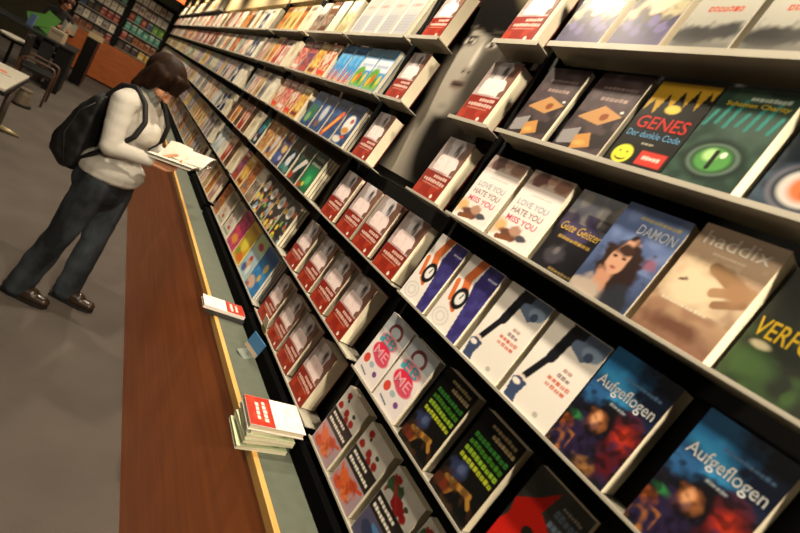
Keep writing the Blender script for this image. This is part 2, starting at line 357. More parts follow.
def art_kids(blue):
    a = Art('#3f8fcb', 24, 36)
    if blue: a.rect(0, .72, 1, 1, '#2f72ad').blotch(2, 4, '#79b8e0', .6, .4, .9).rect(.2, .78, .8, .86, '#1d4c80')
    else: a.rect(0, .45, 1, 1, '#d3dbe6').rect(0, .74, 1, 1, '#6f9fc4').rect(.1, .55, .9, .62, '#aab4cc')
    if blue:
        for i in range(4): a.poly([(.02+.25*i, 0), (.22+.25*i, 0), (.18+.25*i, .46-.08*(i % 2))], '#d8501f' if i % 2 == 0 else '#eaa63a')
    else:
        a.rect(0, 0, 1, .28, '#7aa83c', .2).ell(.3, .34, .3, .2, '#5f9c34', .3)
        for i in range(4): a.ell(.2+.2*i, .2+.08*(i % 2), .09, .12, ('#e0a52f', '#d4502a', '#3f7a2c', '#d8c23c')[i], .4)
    return a
def art_comic(seed):
    r = random.Random(seed); a = Art('#141414', 28, 42)
    a.ell(.48, .72, .27, .16, '#ece8e4', .15).ell(.48, .72, .17, .06, '#c0bcc0', .4).ell(.88, .76, .13, .08, '#d8511c', .3).ell(.08, .66, .14, .07, '#e8b52a', .3)
    for i in range(16): a.ell(r.random(), r.random()*.46, .06+.1*r.random(), .04+.06*r.random(), r.choice(['#c62c26', '#e8d03c', '#e9e6e0', '#6f9fc0', '#2d2a2a', '#b5602f', '#7dab3a', '#8fb0c8', '#d8a070']), .4)
    return a
def art_white_sword():
    a = Art('#1f3a38', 28, 42); a.blotch(2, 4, '#4a5a4c', .7).ell(.5, .78, .3, .1, '#4a3a22', .5).poly([(.1, .1), (.35, .2), (.95, .62), (.6, .66), (.3, .4)], '#d2cfc6').ell(.2, .12, .2, .1, '#b5422a', .5).ell(.8, .2, .2, .15, '#12201c', .5); return a
def art_hawk():
    a = Art('#223036', 28, 42); a.ell(.5, .8, .4, .12, '#5a4a30', .7).ell(.5, .32, .22, .18, '#d8dade', .3).ell(.6, .5, .16, .1, '#c6ccd6', .4).ell(.25, .14, .25, .1, '#3f7f80', .6).ell(.7, .12, .25, .1, '#5a8f8c', .6).ell(.45, .58, .06, .03, '#1a1a20'); return a
def art_greenbook():
    a = Art('#2a3a34', 28, 42); a.bars(.1, .9, .8, .9, '#8a8a72', 4, 2).bars(.1, .9, .66, .74, '#c0bca8', 5, 3).rect(.1, .1, 1, .6, '#1f8a52', .3).ell(.6, .3, .2, .12, '#4fb56a', .6).ell(.4, .16, .1, .06, '#c8cc4a', .5).ell(.1, .08, .15, .08, '#b5402a', .5); return a
def art_fantasy():
    a = Art('#4a4668', 28, 42); a.blotch(3, 5, '#b58a5a', .8, .5, 1).ell(.6, .5, .25, .12, '#d8b878', .5).ell(.4, .22, .35, .16, '#4a5fa0', .4).ell(.7, .24, .15, .08, '#c0b8c8', .5).ell(.55, .86, .3, .1, '#8f5a2c', .6); return a
def art_teal():
    a = Art('#1d2a30', 28, 42); a.ell(.65, .75, .3, .2, '#2f9aa0', .5).ell(.5, .5, .3, .14, '#3d6f8c', .5).ell(.3, .25, .15, .1, '#a87a8a', .5).ell(.5, .16, .2, .08, '#c0c4c8', .6); return a
def art_tan(seed):
    a = Art('#b58a58', 24, 36); a.blotch(seed, 5, '#d8b078', .8).blotch(seed+3, 6, '#9a5a30', .8)
    if seed % 2: a.ell(.6, .5, .2, .3, '#c6c0c4', .4).ell(.3, .2, .16, .12, '#3a4a78', .4)
    return a
def art_blueflame(k):
    a = Art('#26406e', 24, 36); a.blotch(k, 5, '#3f6296', .7).rect(.1, .82, .9, .9, '#152a50')
    if k == 0: a.ell(.5, .4, .4, .25, '#2f6a4a', .5).ell(.4, .25, .2, .14, '#7aa86a', .5)
    if k == 1: a.ell(.5, .5, .22, .22, '#c0c4cc', .5).ell(.4, .2, .2, .1, '#7a5a4a', .5)
    if k == 2: a.line(.2, .1, .8, .66, .13, '#d8602a').line(.25, .14, .7, .56, .05, '#f0c04a')
    if k == 3: a.ell(.5, .5, .34, .24, '#e6e2da', .15).ell(.5, .36, .25, .08, '#c98a3a', .4).ell(.6, .6, .12, .06, '#a8485a', .4).ell(.3, .12, .3, .08, '#d8d4cc', .3).ell(.6, .2, .14, .05, '#c0402a', .4)
    return a
def art_ryb(k):
    base = ['#b5362a', '#8a3a3c', '#cf9a3a', '#c24a3a'][k]; a = Art(base, 24, 36)
    a.blotch(k+1, 6, ['#d8b02f', '#c06a5a', '#e8d07a', '#e8b0a0'][k], .9).blotch(k+5, 5, ['#d8d0c0', '#5a3a6a', '#a85a2c', '#7d2420'][k], .8).rect(.1, .08, .9, .2, ['#d8402a', '#b0452f', '#7a2f24', '#e4d8c8'][k]).rect(.1, .84, .9, .93, ['#e4c8b0', '#e4d0c8', '#f0e4c0', '#f0d8d0'][k]); return a
def art_panel(top, mid, low):
    a = Art(mid, 22, 34); a.rect(0, .6, 1, 1, top, .1).rect(0, 0, 1, .3, low, .15).blotch(4, 6, '#d8cfc0', .35, .1, .6).blotch(8, 5, '#3a2f2c', .4, .3, .7).rect(.12, .8, .88, .88, '#e0d8c8'); return a
def art_kidmag(k):
    base = ['#b3245f', '#d2ab1e', '#a9c8d2', '#2a78b8'][k]; a = Art(base, 30, 44)
    if k == 0: a.blotch(2, 5, '#d4558a', .7).ell(.5, .25, .3, .12, '#e89a3a', .6).rect(.1, .84, .9, .93, '#8a1a44').ell(.35, .5, .12, .08, '#d8402a', .5)
    if k == 1: a.rect(.1, .82, .9, .92, '#b5801a').ell(.5, .45, .3, .2, '#e8d44a', .5).ell(.6, .15, .35, .12, '#d8702a', .5).ell(.25, .2, .15, .1, '#7aa03a', .5)
    if k == 2: a.rect(0, .68, 1, 1, '#c2d48c', .2).ell(.55, .78, .25, .08, '#c03a5a', .3).ell(.45, .4, .14, .1, '#c22f2a', .4).ell(.5, .28, .16, .1, '#e0a878', .4).ell(.3, .15, .2, .1, '#4a5a9c', .5).ell(.7, .2, .14, .12, '#e8ece8', .5)
    if k == 3: a.rect(0, .72, 1, 1, '#204f8c', .2).blotch(3, 5, '#4a9ad0', .8, 0, .7).ell(.65, .62, .14, .1, '#e0c878', .4).ell(.6, .36, .1, .08, '#d8b45c', .4).ell(.3, .16, .3, .13, '#d8b8a0', .4).ell(.2, .06, .1, .04, '#c05a3a', .4)
    return a
def art_sepia(k):
    base = ['#a8693a', '#d8d2c2', '#d9d5cb'][k]; a = Art(base, 24, 36)
    if k == 0: a.blotch(2, 6, '#d8a24a', .8).blotch(5, 6, '#8a3a22', .8).ell(.4, .2, .2, .1, '#6a6f78', .5).rect(.1, .85, .9, .93, '#7a4020')
    else: a.rect(0, .66, 1, 1, '#8d8672' if k == 1 else '#8a8580', .2).ell(.4, .4, .2, .1, '#c9a898', .5).ell(.6, .24, .15, .06, '#b5452f', .5).rect(.1, .06, .9, .13, '#8fa590').ell(.3, .55, .1, .05, '#b05a4a', .5)
    return a
def art_rand(base, acc, seed):
    r = random.Random(seed); a = Art(base, 8, 13); a.s = .09
    a.rect(0, .72+.1*r.random(), 1, 1, acc if r.random() < .5 else base, .1).ell(.3+.4*r.random(), .25+.35*r.random(), .2+.2*r.random(), .12+.14*r.random(), acc, .6)
    a.rect(.12, .8, .88, .9, '#d8d0c0' if r.random() < .5 else '#2a2422', .1); return a

ARTS = {'red_girl': art_red_girl, 'lobster': art_lobster, 'holly': lambda: art_lobster(1), 'pink': art_pink, 'green': art_green, 'red_face': art_red_face,
 'watch': art_watch, 'tux': art_tux, 'aufgeflogen': art_aufgeflogen, 'love': art_love, 'geister': art_geister, 'damon': art_damon, 'haddix': art_haddix, 'verfolgt': art_verfolgt,
 'parcel': art_parcel, 'genes': art_genes, 'greeneye': art_greeneye, 'blueeye': art_blueeye, 'lilac': art_lilac, 'snow': art_snow,
 'pale0': lambda: art_pale(0), 'pale1': lambda: art_pale(1), 'kidsblue': lambda: art_kids(True), 'kidsgreen': lambda: art_kids(False),
 'sword': art_white_sword, 'hawk': art_hawk, 'greenbook': art_greenbook, 'fantasy': art_fantasy, 'teal': art_teal, 'tan2': lambda: art_tan(2), 'tan3': lambda: art_tan(3),
 'greyred': lambda: art_panel('#55585a', '#a58a80', '#c9b8a8'), 'darkwhite': lambda: art_panel('#d9d3c2', '#5a4436', '#8a6f58'),
 'creamwhite': lambda: art_panel('#e8e2d0', '#e0dac8', '#cfc9b4'), 'brownstrip': lambda: art_panel('#6f4c38', '#7d5a46', '#5c3c2c'), 'palegreen': lambda: art_panel('#dfe2c8', '#b9c08a', '#a89a6a')}
for k in range(6): ARTS['comic%d' % k] = (lambda k=k: art_comic(k))
for k in range(4):
    ARTS['blue%d' % k] = (lambda k=k: art_blueflame(k)); ARTS['ryb%d' % k] = (lambda k=k: art_ryb(k)); ARTS['kidmag%d' % k] = (lambda k=k: art_kidmag(k))
for k in range(3): ARTS['sepia%d' % k] = (lambda k=k: art_sepia(k))
ART_CACHE = {}
def get_art(key):
    if key not in ART_CACHE: ART_CACHE[key] = ARTS[key]()
    return ART_CACHE[key]

# ------------------------------------------------------------------ books
MESHES = {}
def book_meshes(key, w, h, t, hard=False):
    """cover (front, spine, back in one skin) and page block; local x = across the cover, y = into the shelf, z = up"""
    k = (key, w, h, t)
    if k in MESHES: return MESHES[k]
    a = get_art(key); b = MB(); nv, nu = a.u.shape; base = lin(getattr(a, 'edge', a.base))
    P = np.stack([a.u*w, np.zeros_like(a.u), a.v*h], -1); b.grid(P, PRINT, a.a)
    e = .0012 if not hard else .0025
    b.add([(0,0,0),(w,0,0),(w,0,h),(0,0,h),(0,e,0),(w,e,0),(w,e,h),(0,e,h)], [(0,4,5,1),(1,5,6,2),(2,6,7,3),(3,7,4,0),(4,7,6,5)], PRINT, base)
    b.box((0, t-e, 0), (w, t, h), PRINT, base); b.box((0, e, 0), (e, t-e, h), PRINT, base*.9+.02)
    for s, u0, v0, u1, v1, col, sh in a.texts:
        tv, tf = text_geo(s, sh)
        b.add([(w*(u0+(u1-u0)*x), -.0004, h*(v0+(v1-v0)*y)) for x, y in tv], tf, PRINT, lin(col))
    cover = b.mesh('cover')
    p = MB(); i = .0006 if not hard else .003
    p.box((e, e, i), (w-i, t-e, h-i), PAGES)
    MESHES[k] = (cover, p.mesh('page_block')); return MESHES[k]
def small_book_mesh(key, art, w, h, t):
    b = MB(); b.grid(np.stack([art.u*w, np.zeros_like(art.u), art.v*h], -1), PRINT, art.a)
    b.box((.0, .0006, .0006), (w-.0006, t, h-.0006), PAGES); b.box((0, t, 0), (w, t+.001, h), PRINT, lin(art.base)); b.box((-.001, 0, 0), (0, t+.001, h), PRINT, lin(art.base))
    return b.mesh(key)
ROWZ = [0, .933, 1.173, 1.415, 1.657, 1.895, 2.130, 2.365]
FRONT = .757
ROT = (-LEAN, 0, -math.pi/2)
def shelf_pos(y, row, depth=0.):
    """where a book's lower front corner at the spine side goes; depth = how far in behind the first copy"""
    return (FRONT+depth*math.cos(LEAN), y, ROWZ[row]+.0012-depth*math.sin(LEAN))
PROTO = {}
def put_book(name, key, y, row, w, h, t, label, group, depth=0., hard=False):
    k = (name, key, w, h, t)
    if k not in PROTO:
        r = empty(name); cm, pm = book_meshes(key, w, h, t, hard)
        for n, me in (('cover', cm), ('page_block', pm)):
            o = bpy.data.objects.new(n, me); COL.objects.link(o); o.parent = r
        PROTO[k] = r
    else:
        src = PROTO[k]; r = src.copy(); COL.objects.link(r)
        for ch in src.children:
            c = ch.copy(); COL.objects.link(c); c.parent = r
    r.location = shelf_pos(y, row, depth); r.rotation_euler = ROT
    return tag(r, label, 'book', group)

ROWN = ['', 'bottom shelf', 'second shelf', 'third shelf', 'fourth shelf', 'fifth shelf', 'sixth shelf', 'topmost shelf']
ORD = ['first', 'second', 'third', 'fourth', 'fifth', 'sixth', 'seventh', 'eighth', 'ninth', 'tenth', 'eleventh', 'twelfth']
# row, y of the spine edge, width, height, thickness of one copy, copies, picture, what it looks like, which one
NEAR = [
 (1, .95, .124, .185, .032, 1, 'lobster', 'white-topped paperback with orange crab', 'beside the gap, bottom shelf'),
 (1, .802, .124, .185, .032, 1, 'lobster', 'white-topped paperback with orange crab', 'second from the gap, bottom shelf'),
 (1, .655, .124, .185, .022, 1, 'holly', 'white paperback with dark green blotch', 'third from the gap, bottom shelf'),
 (1, .515, .124, .185, .022, 1, 'holly', 'white paperback with dark green blotch', 'fourth from the gap, bottom shelf'),
 (2, .955, .114, .185, .016, 1, 'pink', 'white paperback with pink and turquoise lettering', 'beside the gap, second shelf'),
 (2, .832, .114, .185, .022, 1, 'pink', 'white paperback with pink and turquoise lettering', 'touching a black and green book'),
 (2, .69, .112, .195, .032, 1, 'green', 'black paperback with green lines and moon', 'beside the pink lettered books'),
 (2, .548, .118, .195, .028, 1, 'green', 'black paperback with green lines and moon', 'beside the red-faced cover'),
 (2, .398, .122, .195, .02, 1, 'red_face', 'dark paperback with a large red head', 'beside the green-lined books, near bay'),
 (3, .955, .122, .19, .03, 1, 'watch', 'white and purple paperback with arm and watch', 'beside the gap, third shelf'),
 (3, .815, .122, .19, .04, 1, 'watch', 'white and purple paperback with arm and watch', 'next to the black-sleeved arm covers'),
 (3, .67, .125, .19, .02, 1, 'tux', 'white paperback with black-sleeved arm', 'beside the purple watch book'),
 (3, .53, .124, .19, .022, 2, 'tux', 'white paperback with black-sleeved arm', 'beside the Aufgeflogen books'),
 (3, .402, .118, .2, .05, 1, 'aufgeflogen', 'dark blue Aufgeflogen paperback', 'beside the white sleeved arm book'),
 (3, .243, .118, .2, .05, 1, 'aufgeflogen', 'dark blue Aufgeflogen paperback', 'cut off by the frame, third shelf'),
 (4, .94, .13, .185, .03, 1, 'love', 'white LOVE YOU HATE YOU paperback', 'beside the gap, fourth shelf of the near bay'),
 (4, .79, .124, .185, .03, 1, 'love', 'white LOVE YOU HATE YOU paperback', 'beside the gold-script book'),
 (4, .652, .118, .185, .03, 1, 'geister', 'dark paperback with gold script and pale sky', 'between LOVE YOU and the long-haired girl cover'),
 (4, .538, .124, .19, .03, 1, 'damon', 'blue paperback with a long-haired girl', 'on the fourth shelf beside the gold-script book'),
 (4, .4, .122, .2, .055, 1, 'haddix', 'thick tan paperback with reaching hands', 'on the fourth shelf beside the long-haired girl'),
 (4, .272, .124, .2, .02, 1, 'verfolgt', 'dark green paperback with yellow capitals', 'at the near end of the fourth shelf'),
 (5, .93, .124, .19, .018, 1, 'parcel', 'dark brown paperback with tan parcels', 'beside the gap, fifth shelf of the near bay'),
 (5, .772, .124, .19, .018, 1, 'parcel', 'dark brown paperback with tan parcels', 'beside the black GENES book'),
 (5, .63, .122, .19, .018, 1, 'genes', 'black GENES paperback with yellow smiley and red box', 'beside the green eye book'),
 (5, .506, .12, .19, .045, 1, 'greeneye', 'dark green paperback with a large green eye', 'beside the GENES book'),
 (5, .376, .12, .19, .02, 1, 'blueeye', 'dark blue paperback with an orange-centred ring', 'at the near end of the fifth shelf'),
 (6, .95, .13, .19, .035, 1, 'lilac', 'cream and lilac paperback with swirling lady', 'beside the gap, sixth shelf of the near bay'),
 (6, .795, .124, .19, .035, 1, 'lilac', 'cream and lilac paperback with swirling lady', 'beside the pale red-script books'),
 (6, .65, .114, .19, .045, 1, 'snow', 'pale grey paperback with red script', 'beside the lilac books'),
 (6, .52, .122, .19, .02, 1, 'snow', 'pale grey paperback with red script', 'at the near end of the sixth shelf'),
]
POSTER_BAY = [
 (1, 1.67, .122, .19, .028, 1, 'beside the magazines, bottom shelf'), (1, 1.505, .12, .19, .03, 1, 'second from the magazines, bottom shelf'), (1, 1.36, .122, .19, .03, 1, 'third from the magazines, bottom shelf'), (1, 1.195, .124, .19, .055, 1, 'thick copy at the near end, bottom shelf'),
 (2, 1.69, .122, .19, .03, 1, 'beside the comics, second shelf'), (2, 1.515, .122, .19, .032, 1, 'second from the comics, second shelf'), (2, 1.36, .124, .19, .032, 1, 'third from the comics, second shelf'), (2, 1.2, .124, .19, .055, 1, 'thick copy at the near end, second shelf'),
 (3, 1.62, .124, .19, .02, 1, 'beside the green paperback, third shelf'), (3, 1.452, .124, .19, .016, 1, 'below the poster gap beside the thin stack, third shelf'), (3, 1.305, .124, .19, .022, 1, 'below the poster, second from the near end, third shelf'), (3, 1.14, .124, .19, .05, 1, 'thick copy at the near end, third shelf'),
 (4, 1.63, .124, .19, .045, 1, 'beside the blue stack, fourth shelf'), (4, 1.155, .124, .19, .045, 1, 'under the poster face, fourth shelf'),
 (5, 1.63, .124, .19, .05, 1, 'beside the children\'s books, fifth shelf'), (5, 1.155, .124, .19, .05, 1, 'covering the poster\'s cheek, fifth shelf'),
 (6, 1.61, .124, .19, .05, 1, 'beside the pale books, sixth shelf'), (6, 1.16, .124, .19, .05, 1, 'above the poster\'s forehead side, sixth shelf'),
]
MIDDLE = [
 (1, 2.99, .14, .19, .012, 1, 'sepia0', 'brown and orange paperback'), (1, 2.82, .15, .19, .012, 1, 'sepia1', 'cream paperback with sepia figures'), (1, 2.62, .15, .19, .012, 1, 'sepia2', 'white and grey paperback with red spots'),
 (1, 2.44, .165, .2, .012, 1, 'kidmag0', 'magenta children\'s magazine'), (1, 2.26, .15, .2, .012, 1, 'kidmag1', 'yellow children\'s magazine'), (1, 2.09, .145, .2, .012, 1, 'kidmag2', 'pale turquoise children\'s magazine'), (1, 1.935, .16, .2, .011, 4, 'kidmag3', 'blue children\'s magazine'),
 (2, 2.96, .12, .19, .02, 1, 'ryb1', 'dark red paperback'), (2, 2.82, .12, .19, .018, 1, 'ryb2', 'yellow-beige paperback'), (2, 2.68, .13, .19, .016, 1, 'sepia0', 'brown and orange paperback'), (2, 2.53, .12, .19, .02, 1, 'darkwhite', 'cream-topped brown paperback'),
 (2, 2.385, .13, .19, .012, 1, 'comic0', 'black comic with white oval'), (2, 2.245, .125, .19, .012, 1, 'comic1', 'black comic with white oval'), (2, 2.105, .125, .19, .012, 1, 'comic2', 'black comic with white oval'), (2, 1.965, .13, .19, .014, 3, 'comic3', 'black comic with white oval'),
 (3, 2.94, .12, .185, .016, 1, 'teal', 'dark paperback with teal figure'), (3, 2.76, .13, .185, .014, 1, 'tan2', 'tan and orange paperback'), (3, 2.6, .13, .185, .026, 1, 'tan3', 'orange paperback with pale figure'), (3, 2.43, .13, .185, .016, 1, 'fantasy', 'blue and orange fantasy paperback'), (3, 2.275, .13, .185, .014, 1, 'hawk', 'dark paperback with white bird'), (3, 2.115, .13, .185, .012, 1, 'sword', 'dark green paperback with white blade'), (3, 1.965, .13, .185, .014, 4, 'greenbook', 'bright green paperback'),
 (4, 2.95, .12, .185, .026, 1, 'ryb0', 'multicoloured red and yellow paperback'), (4, 2.81, .12, .185, .016, 1, 'ryb3', 'red and pink paperback'), (4, 2.67, .12, .185, .014, 1, 'ryb0', 'red and yellow paperback'), (4, 2.535, .12, .185, .034, 1, 'ryb2', 'orange and yellow paperback'),
 (4, 2.32, .13, .185, .012, 1, 'blue0', 'blue paperback with green figure'), (4, 2.17, .13, .185, .012, 1, 'blue1', 'blue paperback with grey figure'), (4, 2.02, .13, .185, .012, 1, 'blue2', 'blue paperback with orange flame'), (4, 1.87, .13, .185, .013, 3, 'blue3', 'blue paperback with white oval'),
 (5, 2.93, .13, .185, .014, 1, 'ryb3', 'red and pink paperback'), (5, 2.775, .13, .185, .014, 1, 'ryb1', 'dark red and purple paperback'), (5, 2.625, .12, .185, .014, 1, 'ryb2', 'yellow and orange paperback'), (5, 2.48, .13, .185, .034, 1, 'ryb0', 'red and yellow paperback'),
 (5, 2.29, .13, .19, .012, 1, 'kidsblue', 'blue children\'s book with orange spikes'), (5, 2.145, .13, .19, .012, 1, 'kidsblue', 'blue children\'s book with orange spikes'), (5, 2.0, .13, .19, .012, 1, 'kidsgreen', 'white and green children\'s book'), (5, 1.86, .13, .19, .017, 2, 'kidsgreen', 'white and green children\'s book'),
 (6, 2.95, .12, .19, .02, 1, 'darkwhite', 'cream-topped brown paperback'), (6, 2.8, .12, .19, .024, 1, 'brownstrip', 'brown paperback'), (6, 2.655, .12, .19, .024, 1, 'creamwhite', 'cream paperback'), (6, 2.5, .12, .19, .024, 1, 'palegreen', 'pale green paperback'),
 (6, 2.3, .13, .19, .014, 1, 'pale0', 'pale grey paperback with small red title'), (6, 2.155, .13, .19, .014, 1, 'pale1', 'pale grey paperback with small red title'), (6, 2.01, .13, .19, .014, 1, 'pale0', 'pale grey paperback with small red title'), (6, 1.865, .13, .19, .017, 2, 'pale1', 'pale grey paperback with small red title'),
]
SET_BACK = {'verfolgt': .032, 'blueeye': .028, 'red_face': .012, 'geister': .01}     # thin books stand further in than their thick neighbours
for row, y, w, h, t, n, key, look, which in NEAR:
    for c in range(n):
        put_book('paperback', key, y, row, w, h, t, look+' '+which if c == 0 else 'copy behind the '+look+' beside Aufgeflogen', 'face-out books on the near bay', SET_BACK.get(key, 0)+c*(t+.0006))
for row, y, w, h, t, n, which in POSTER_BAY:
    put_book('red_novel', 'red_girl', y, row, w, h, t, 'red and white novel '+which, 'red novels beside the portrait poster', hard=True)
cnt = {}
for row, y, w, h, t, n, key, look in MIDDLE:
    cnt[row] = cnt.get(row, 0)+1
tot = dict(cnt); cnt = {}
for row, y, w, h, t, n, key, look in MIDDLE:
    cnt[row] = cnt.get(row, 0)+1; i = tot[row]-cnt[row]
    which = '%s from the red novels, %s, middle bay' % (ORD[i], ROWN[row]) if i else 'beside the red novels, %s, middle bay' % ROWN[row]
    nm = 'comic_book' if 'comic' in look else 'children_magazine' if 'magazine' in look else 'paperback'
    for c in range(n):
        put_book(nm, key, y, row, w, h, t, look+' '+which if c == 0 else '%s copy behind the %s nearest the red novels, %s' % (ORD[c-1], look.split(' with')[0], ROWN[row]), 'face-out books on the middle bay', c*(t+.0006))

# books of the brown-backed bay and of the far bay: (row, first y, [(base, accent, colour word, thickness)])
E_ = 'far bay'
def run(bay, row, y, items, step, name='paperback'):
    n = len(items)
    for i, (base, acc, word, t) in enumerate(items):
        t = t*(1.7 if bay == E_ else 1.3); t = .055 if (i == n-1 and bay == E_) else t; w = .112; key = 'rnd%s%d_%d' % (bay[:3], row, i)
        art = art_rand(base, acc, hash_s(key)); me = small_book_mesh('paperback', art, w, .185, t)
        o = bpy.data.objects.new('paperback', me); COL.objects.link(o)
        o.location = shelf_pos(y-step*i, row); o.rotation_euler = ROT
        k = n-1-i
        pos = 'at the near end' if k == 0 else '%s from the near end' % ORD[k]
        tag(o, '%s paperback, %s of the %s, %s' % (word, pos, ROWN[row], bay), 'book', 'paperbacks on the '+bay)
def hash_s(s): return sum((i+1)*ord(c) for i, c in enumerate(s))
W_, CR, TA, BR, OR, RE, NA, GR, GN, PK, PB, YE, PU = [('#e3ddcd', '#c9c2ae', 'white', .03), ('#d8cdb2', '#b5a484', 'cream', .032), ('#b99a6c', '#8d6a45', 'tan', .018), ('#6d4630', '#3f2a20', 'brown', .014), ('#c98338', '#8f4f22', 'orange', .016), ('#a53a2c', '#d8a08c', 'red', .014), ('#26305a', '#d8d4ca', 'navy', .012), ('#8f8b88', '#5f5d62', 'grey', .016), ('#7f9a78', '#c8d0b8', 'pale green', .016), ('#b98a80', '#dcc6bc', 'pink-brown', .016), ('#a9bcc6', '#e0e4e4', 'pale blue', .016), ('#d2b45c', '#8a6a2c', 'golden', .018), ('#6f5f78', '#b0a4b0', 'mauve', .016)]
D = 'brown-backed bay'
run(D, 1, 3.84, [GR, PK, TA, OR, PK], .15)
run(D, 2, 3.84, [PB, PB, W_, RE, BR, CR], .14)
run(D, 3, 3.84, [BR, OR, BR, RE, BR, CR], .14)
run(D, 4, 3.75, [GR, PK, TA, GR, W_], .145)
run(D, 5, 3.84, [PK, TA, OR, RE, PK, CR], .14)
run(D, 6, 3.72, [OR, YE, YE, OR, CR], .14)
E_ = 'far bay'
run(E_, 1, 5.1, [GR, TA, OR, PU, GR, GR, TA, BR], .145)
run(E_, 2, 5.1, [OR, TA, YE, PK, GR, PU, GR, W_], .145)
run(E_, 3, 5.1, [PK, TA, PK, PB, GR, NA, NA, CR], .145)
run(E_, 4, 5.1, [TA, GR, PU, PK, GR, NA, W_, W_], .145)
run(E_, 5, 5.1, [OR, RE, GN, GR, PK, CR, NA, NA, W_], .13)
run(E_, 6, 5.1, [OR, OR, BR, W_, TA, W_, NA, W_, CR], .13)

# the rows too far off to tell one book from the next
b = MB(); rr = random.Random(3)
RX = Matrix.Rotation(LEAN, 4, 'Y')
pal = [[GR, TA, OR, PU, GR, BR], [OR, TA, YE, PK, GR, PU], [PK, TA, PK, PB, GR, CR], [TA, GR, CR, YE, GN, PU, PK], [PK, RE, W_, GR, CR, BR, OR], [BR, RE, W_, CR, CR, W_, W_], [W_, CR, W_, TA, CR]]
for row in range(1, 8):
    y = 5.16 if row < 7 else 7.2
    while y < 13.75:
        base, acc, _, t = rr.choice(pal[row-1]); w = .118; Mx = Matrix.Translation((FRONT, y+w, ROWZ[row]+.0015)) @ RX
        t = t*1.3+rr.random()*.03
        b.box((0, -w, 0), (.0015, 0, .185), PRINT, lin(base), Mx); b.box((.0015, -w, 0), (t, 0, .184), PAGES, None, Mx); b.box((-.0004, -w*.8, .04), (0, -w*.2, .12), PRINT, lin(acc), Mx)
        y += w+.012+rr.random()*.02
o = b.build('distant_books')
tag(o, 'long blurred rows of mixed paperbacks filling the far end of the wall', 'books', kind='stuff')

# ------------------------------------------------------------------ display wall
LIPH = [0, .0055, .0055, .006, .007, .011, .015, .015]
def tray(parent, row, y1, y0, mate=TRAY, lip_h=None, cap=True, ledge=False):
    lip_h = LIPH[row]
    e = empty('shelf_tray'); 
    b = MB(); W = y1-y0
    b.box((-.002, .05 if ledge else -.006, -.003), (W+.002, .073, 0), BLACK if ledge else mate)
    o = b.build('shelf_tray', parent, loc=None)
    COL.objects.unlink(e); bpy.data.objects.remove(e)
    if not ledge:
        l = MB(); l.box((-.002, -.008, -lip_h+.003), (W+.002, -.006, .003), mate)
        lo = l.build('lip', o, bevel=.0005)
    o.location = (FRONT, y1, ROWZ[row]); o.rotation_euler = ROT
    return o
def unit(name, y1, y0, label, back, trays, rows=None, header=None, top=2.5, base=True):
    u = empty(name, (0, 0, 0)); tag(u, label, 'book display', 'display bays of the book wall')
    b = MB(); b.box((.845, y0, .862), (.87, y1, top), back); b.build('back_panel', u)
    for y in (y0, y1-.012):
        b = MB(); b.box((.8, y, .862), (.845, y+.012, top if not header else header[0]), BLACK); b.build('side_panel', u)
    if base:
        b = MB(); b.box((.73, y0, .8615), (.844, y1, .908), PITCH); b.build('plinth', u)
    if header:
        b = MB(); ys = header[2] if len(header) > 2 else y1; b.box((.80, y0, header[0]), (.844, ys, header[1]), HEADER)
        if len(header) > 2: b.box((.80, ys, header[3]), (.844, y1, header[1]), HEADER)
        b.build('header_panel', u)
    for row, a, c, *lg in trays: tray(u, row, a, c, ledge=bool(lg))
    return u
unit('display_bay', .962, -.45, 'near display bay of sloping trays on a black back', BLACK, [(r, .955, -.44) for r in range(1, 8)], top=2.75)
unit('display_bay', 1.705, .986, 'display bay holding the portrait poster and red novels', BLACK, [(1, 1.69, .995), (2, 1.695, .995), (3, 1.695, .995), (4, 1.695, 1.47), (4, 1.46, 1.185, 1), (4, 1.175, .995), (5, 1.695, 1.48), (5, 1.175, .995), (6, 1.695, 1.475), (6, 1.175, .995)], top=2.75)
unit('display_bay', 3.05, 1.715, 'display bay holding the blue children\'s books and comics', DARKBROWN, [(1, 3.02, 1.725)]+[(r, a, c) for r in range(2, 7) for a, c in ((2.335, 1.725), (2.985, 2.36))], header=(2.37, 2.85), top=2.85)
unit('display_bay', 3.9, 3.12, 'brown-backed display bay before the dark gap', DARKBROWN, [(r, 3.87, 3.13) for r in range(1, 7)], header=(2.37, 2.85), top=2.85)
unit('display_bay', 13.9, 3.96, 'far display bays running on behind the browsing woman', BLACK, [(r, a, c) for r in range(1, 8) for a, c in ((5.98, 3.965), (7.0, 5.99), (9.98, 7.01), (13.88, 9.99)) if not (r == 7 and c < 7)], header=(2.37, 2.85, 7.0, 2.6), top=2.85)

# counter under the wall
CX = .617; CT = .86
k = empty('wall_counter', (CX, 0, 0)); tag(k, 'long cherry wood counter with grey-green top below the book wall', 'counter')
b = MB(); b.box((.0, -.6, .0), (.02, 13.95, .835), WOOD); b.build('front_panel', k)
b = MB(); b.box((.0, -.6, .835), (.26, 13.95, CT), TOP); b.build('worktop', k, bevel=.001)
b = MB(); b.box((-.004, -.6, .832), (.012, 13.95, CT+.0008), EDGE); b.build('edge_trim', k, bevel=.002)

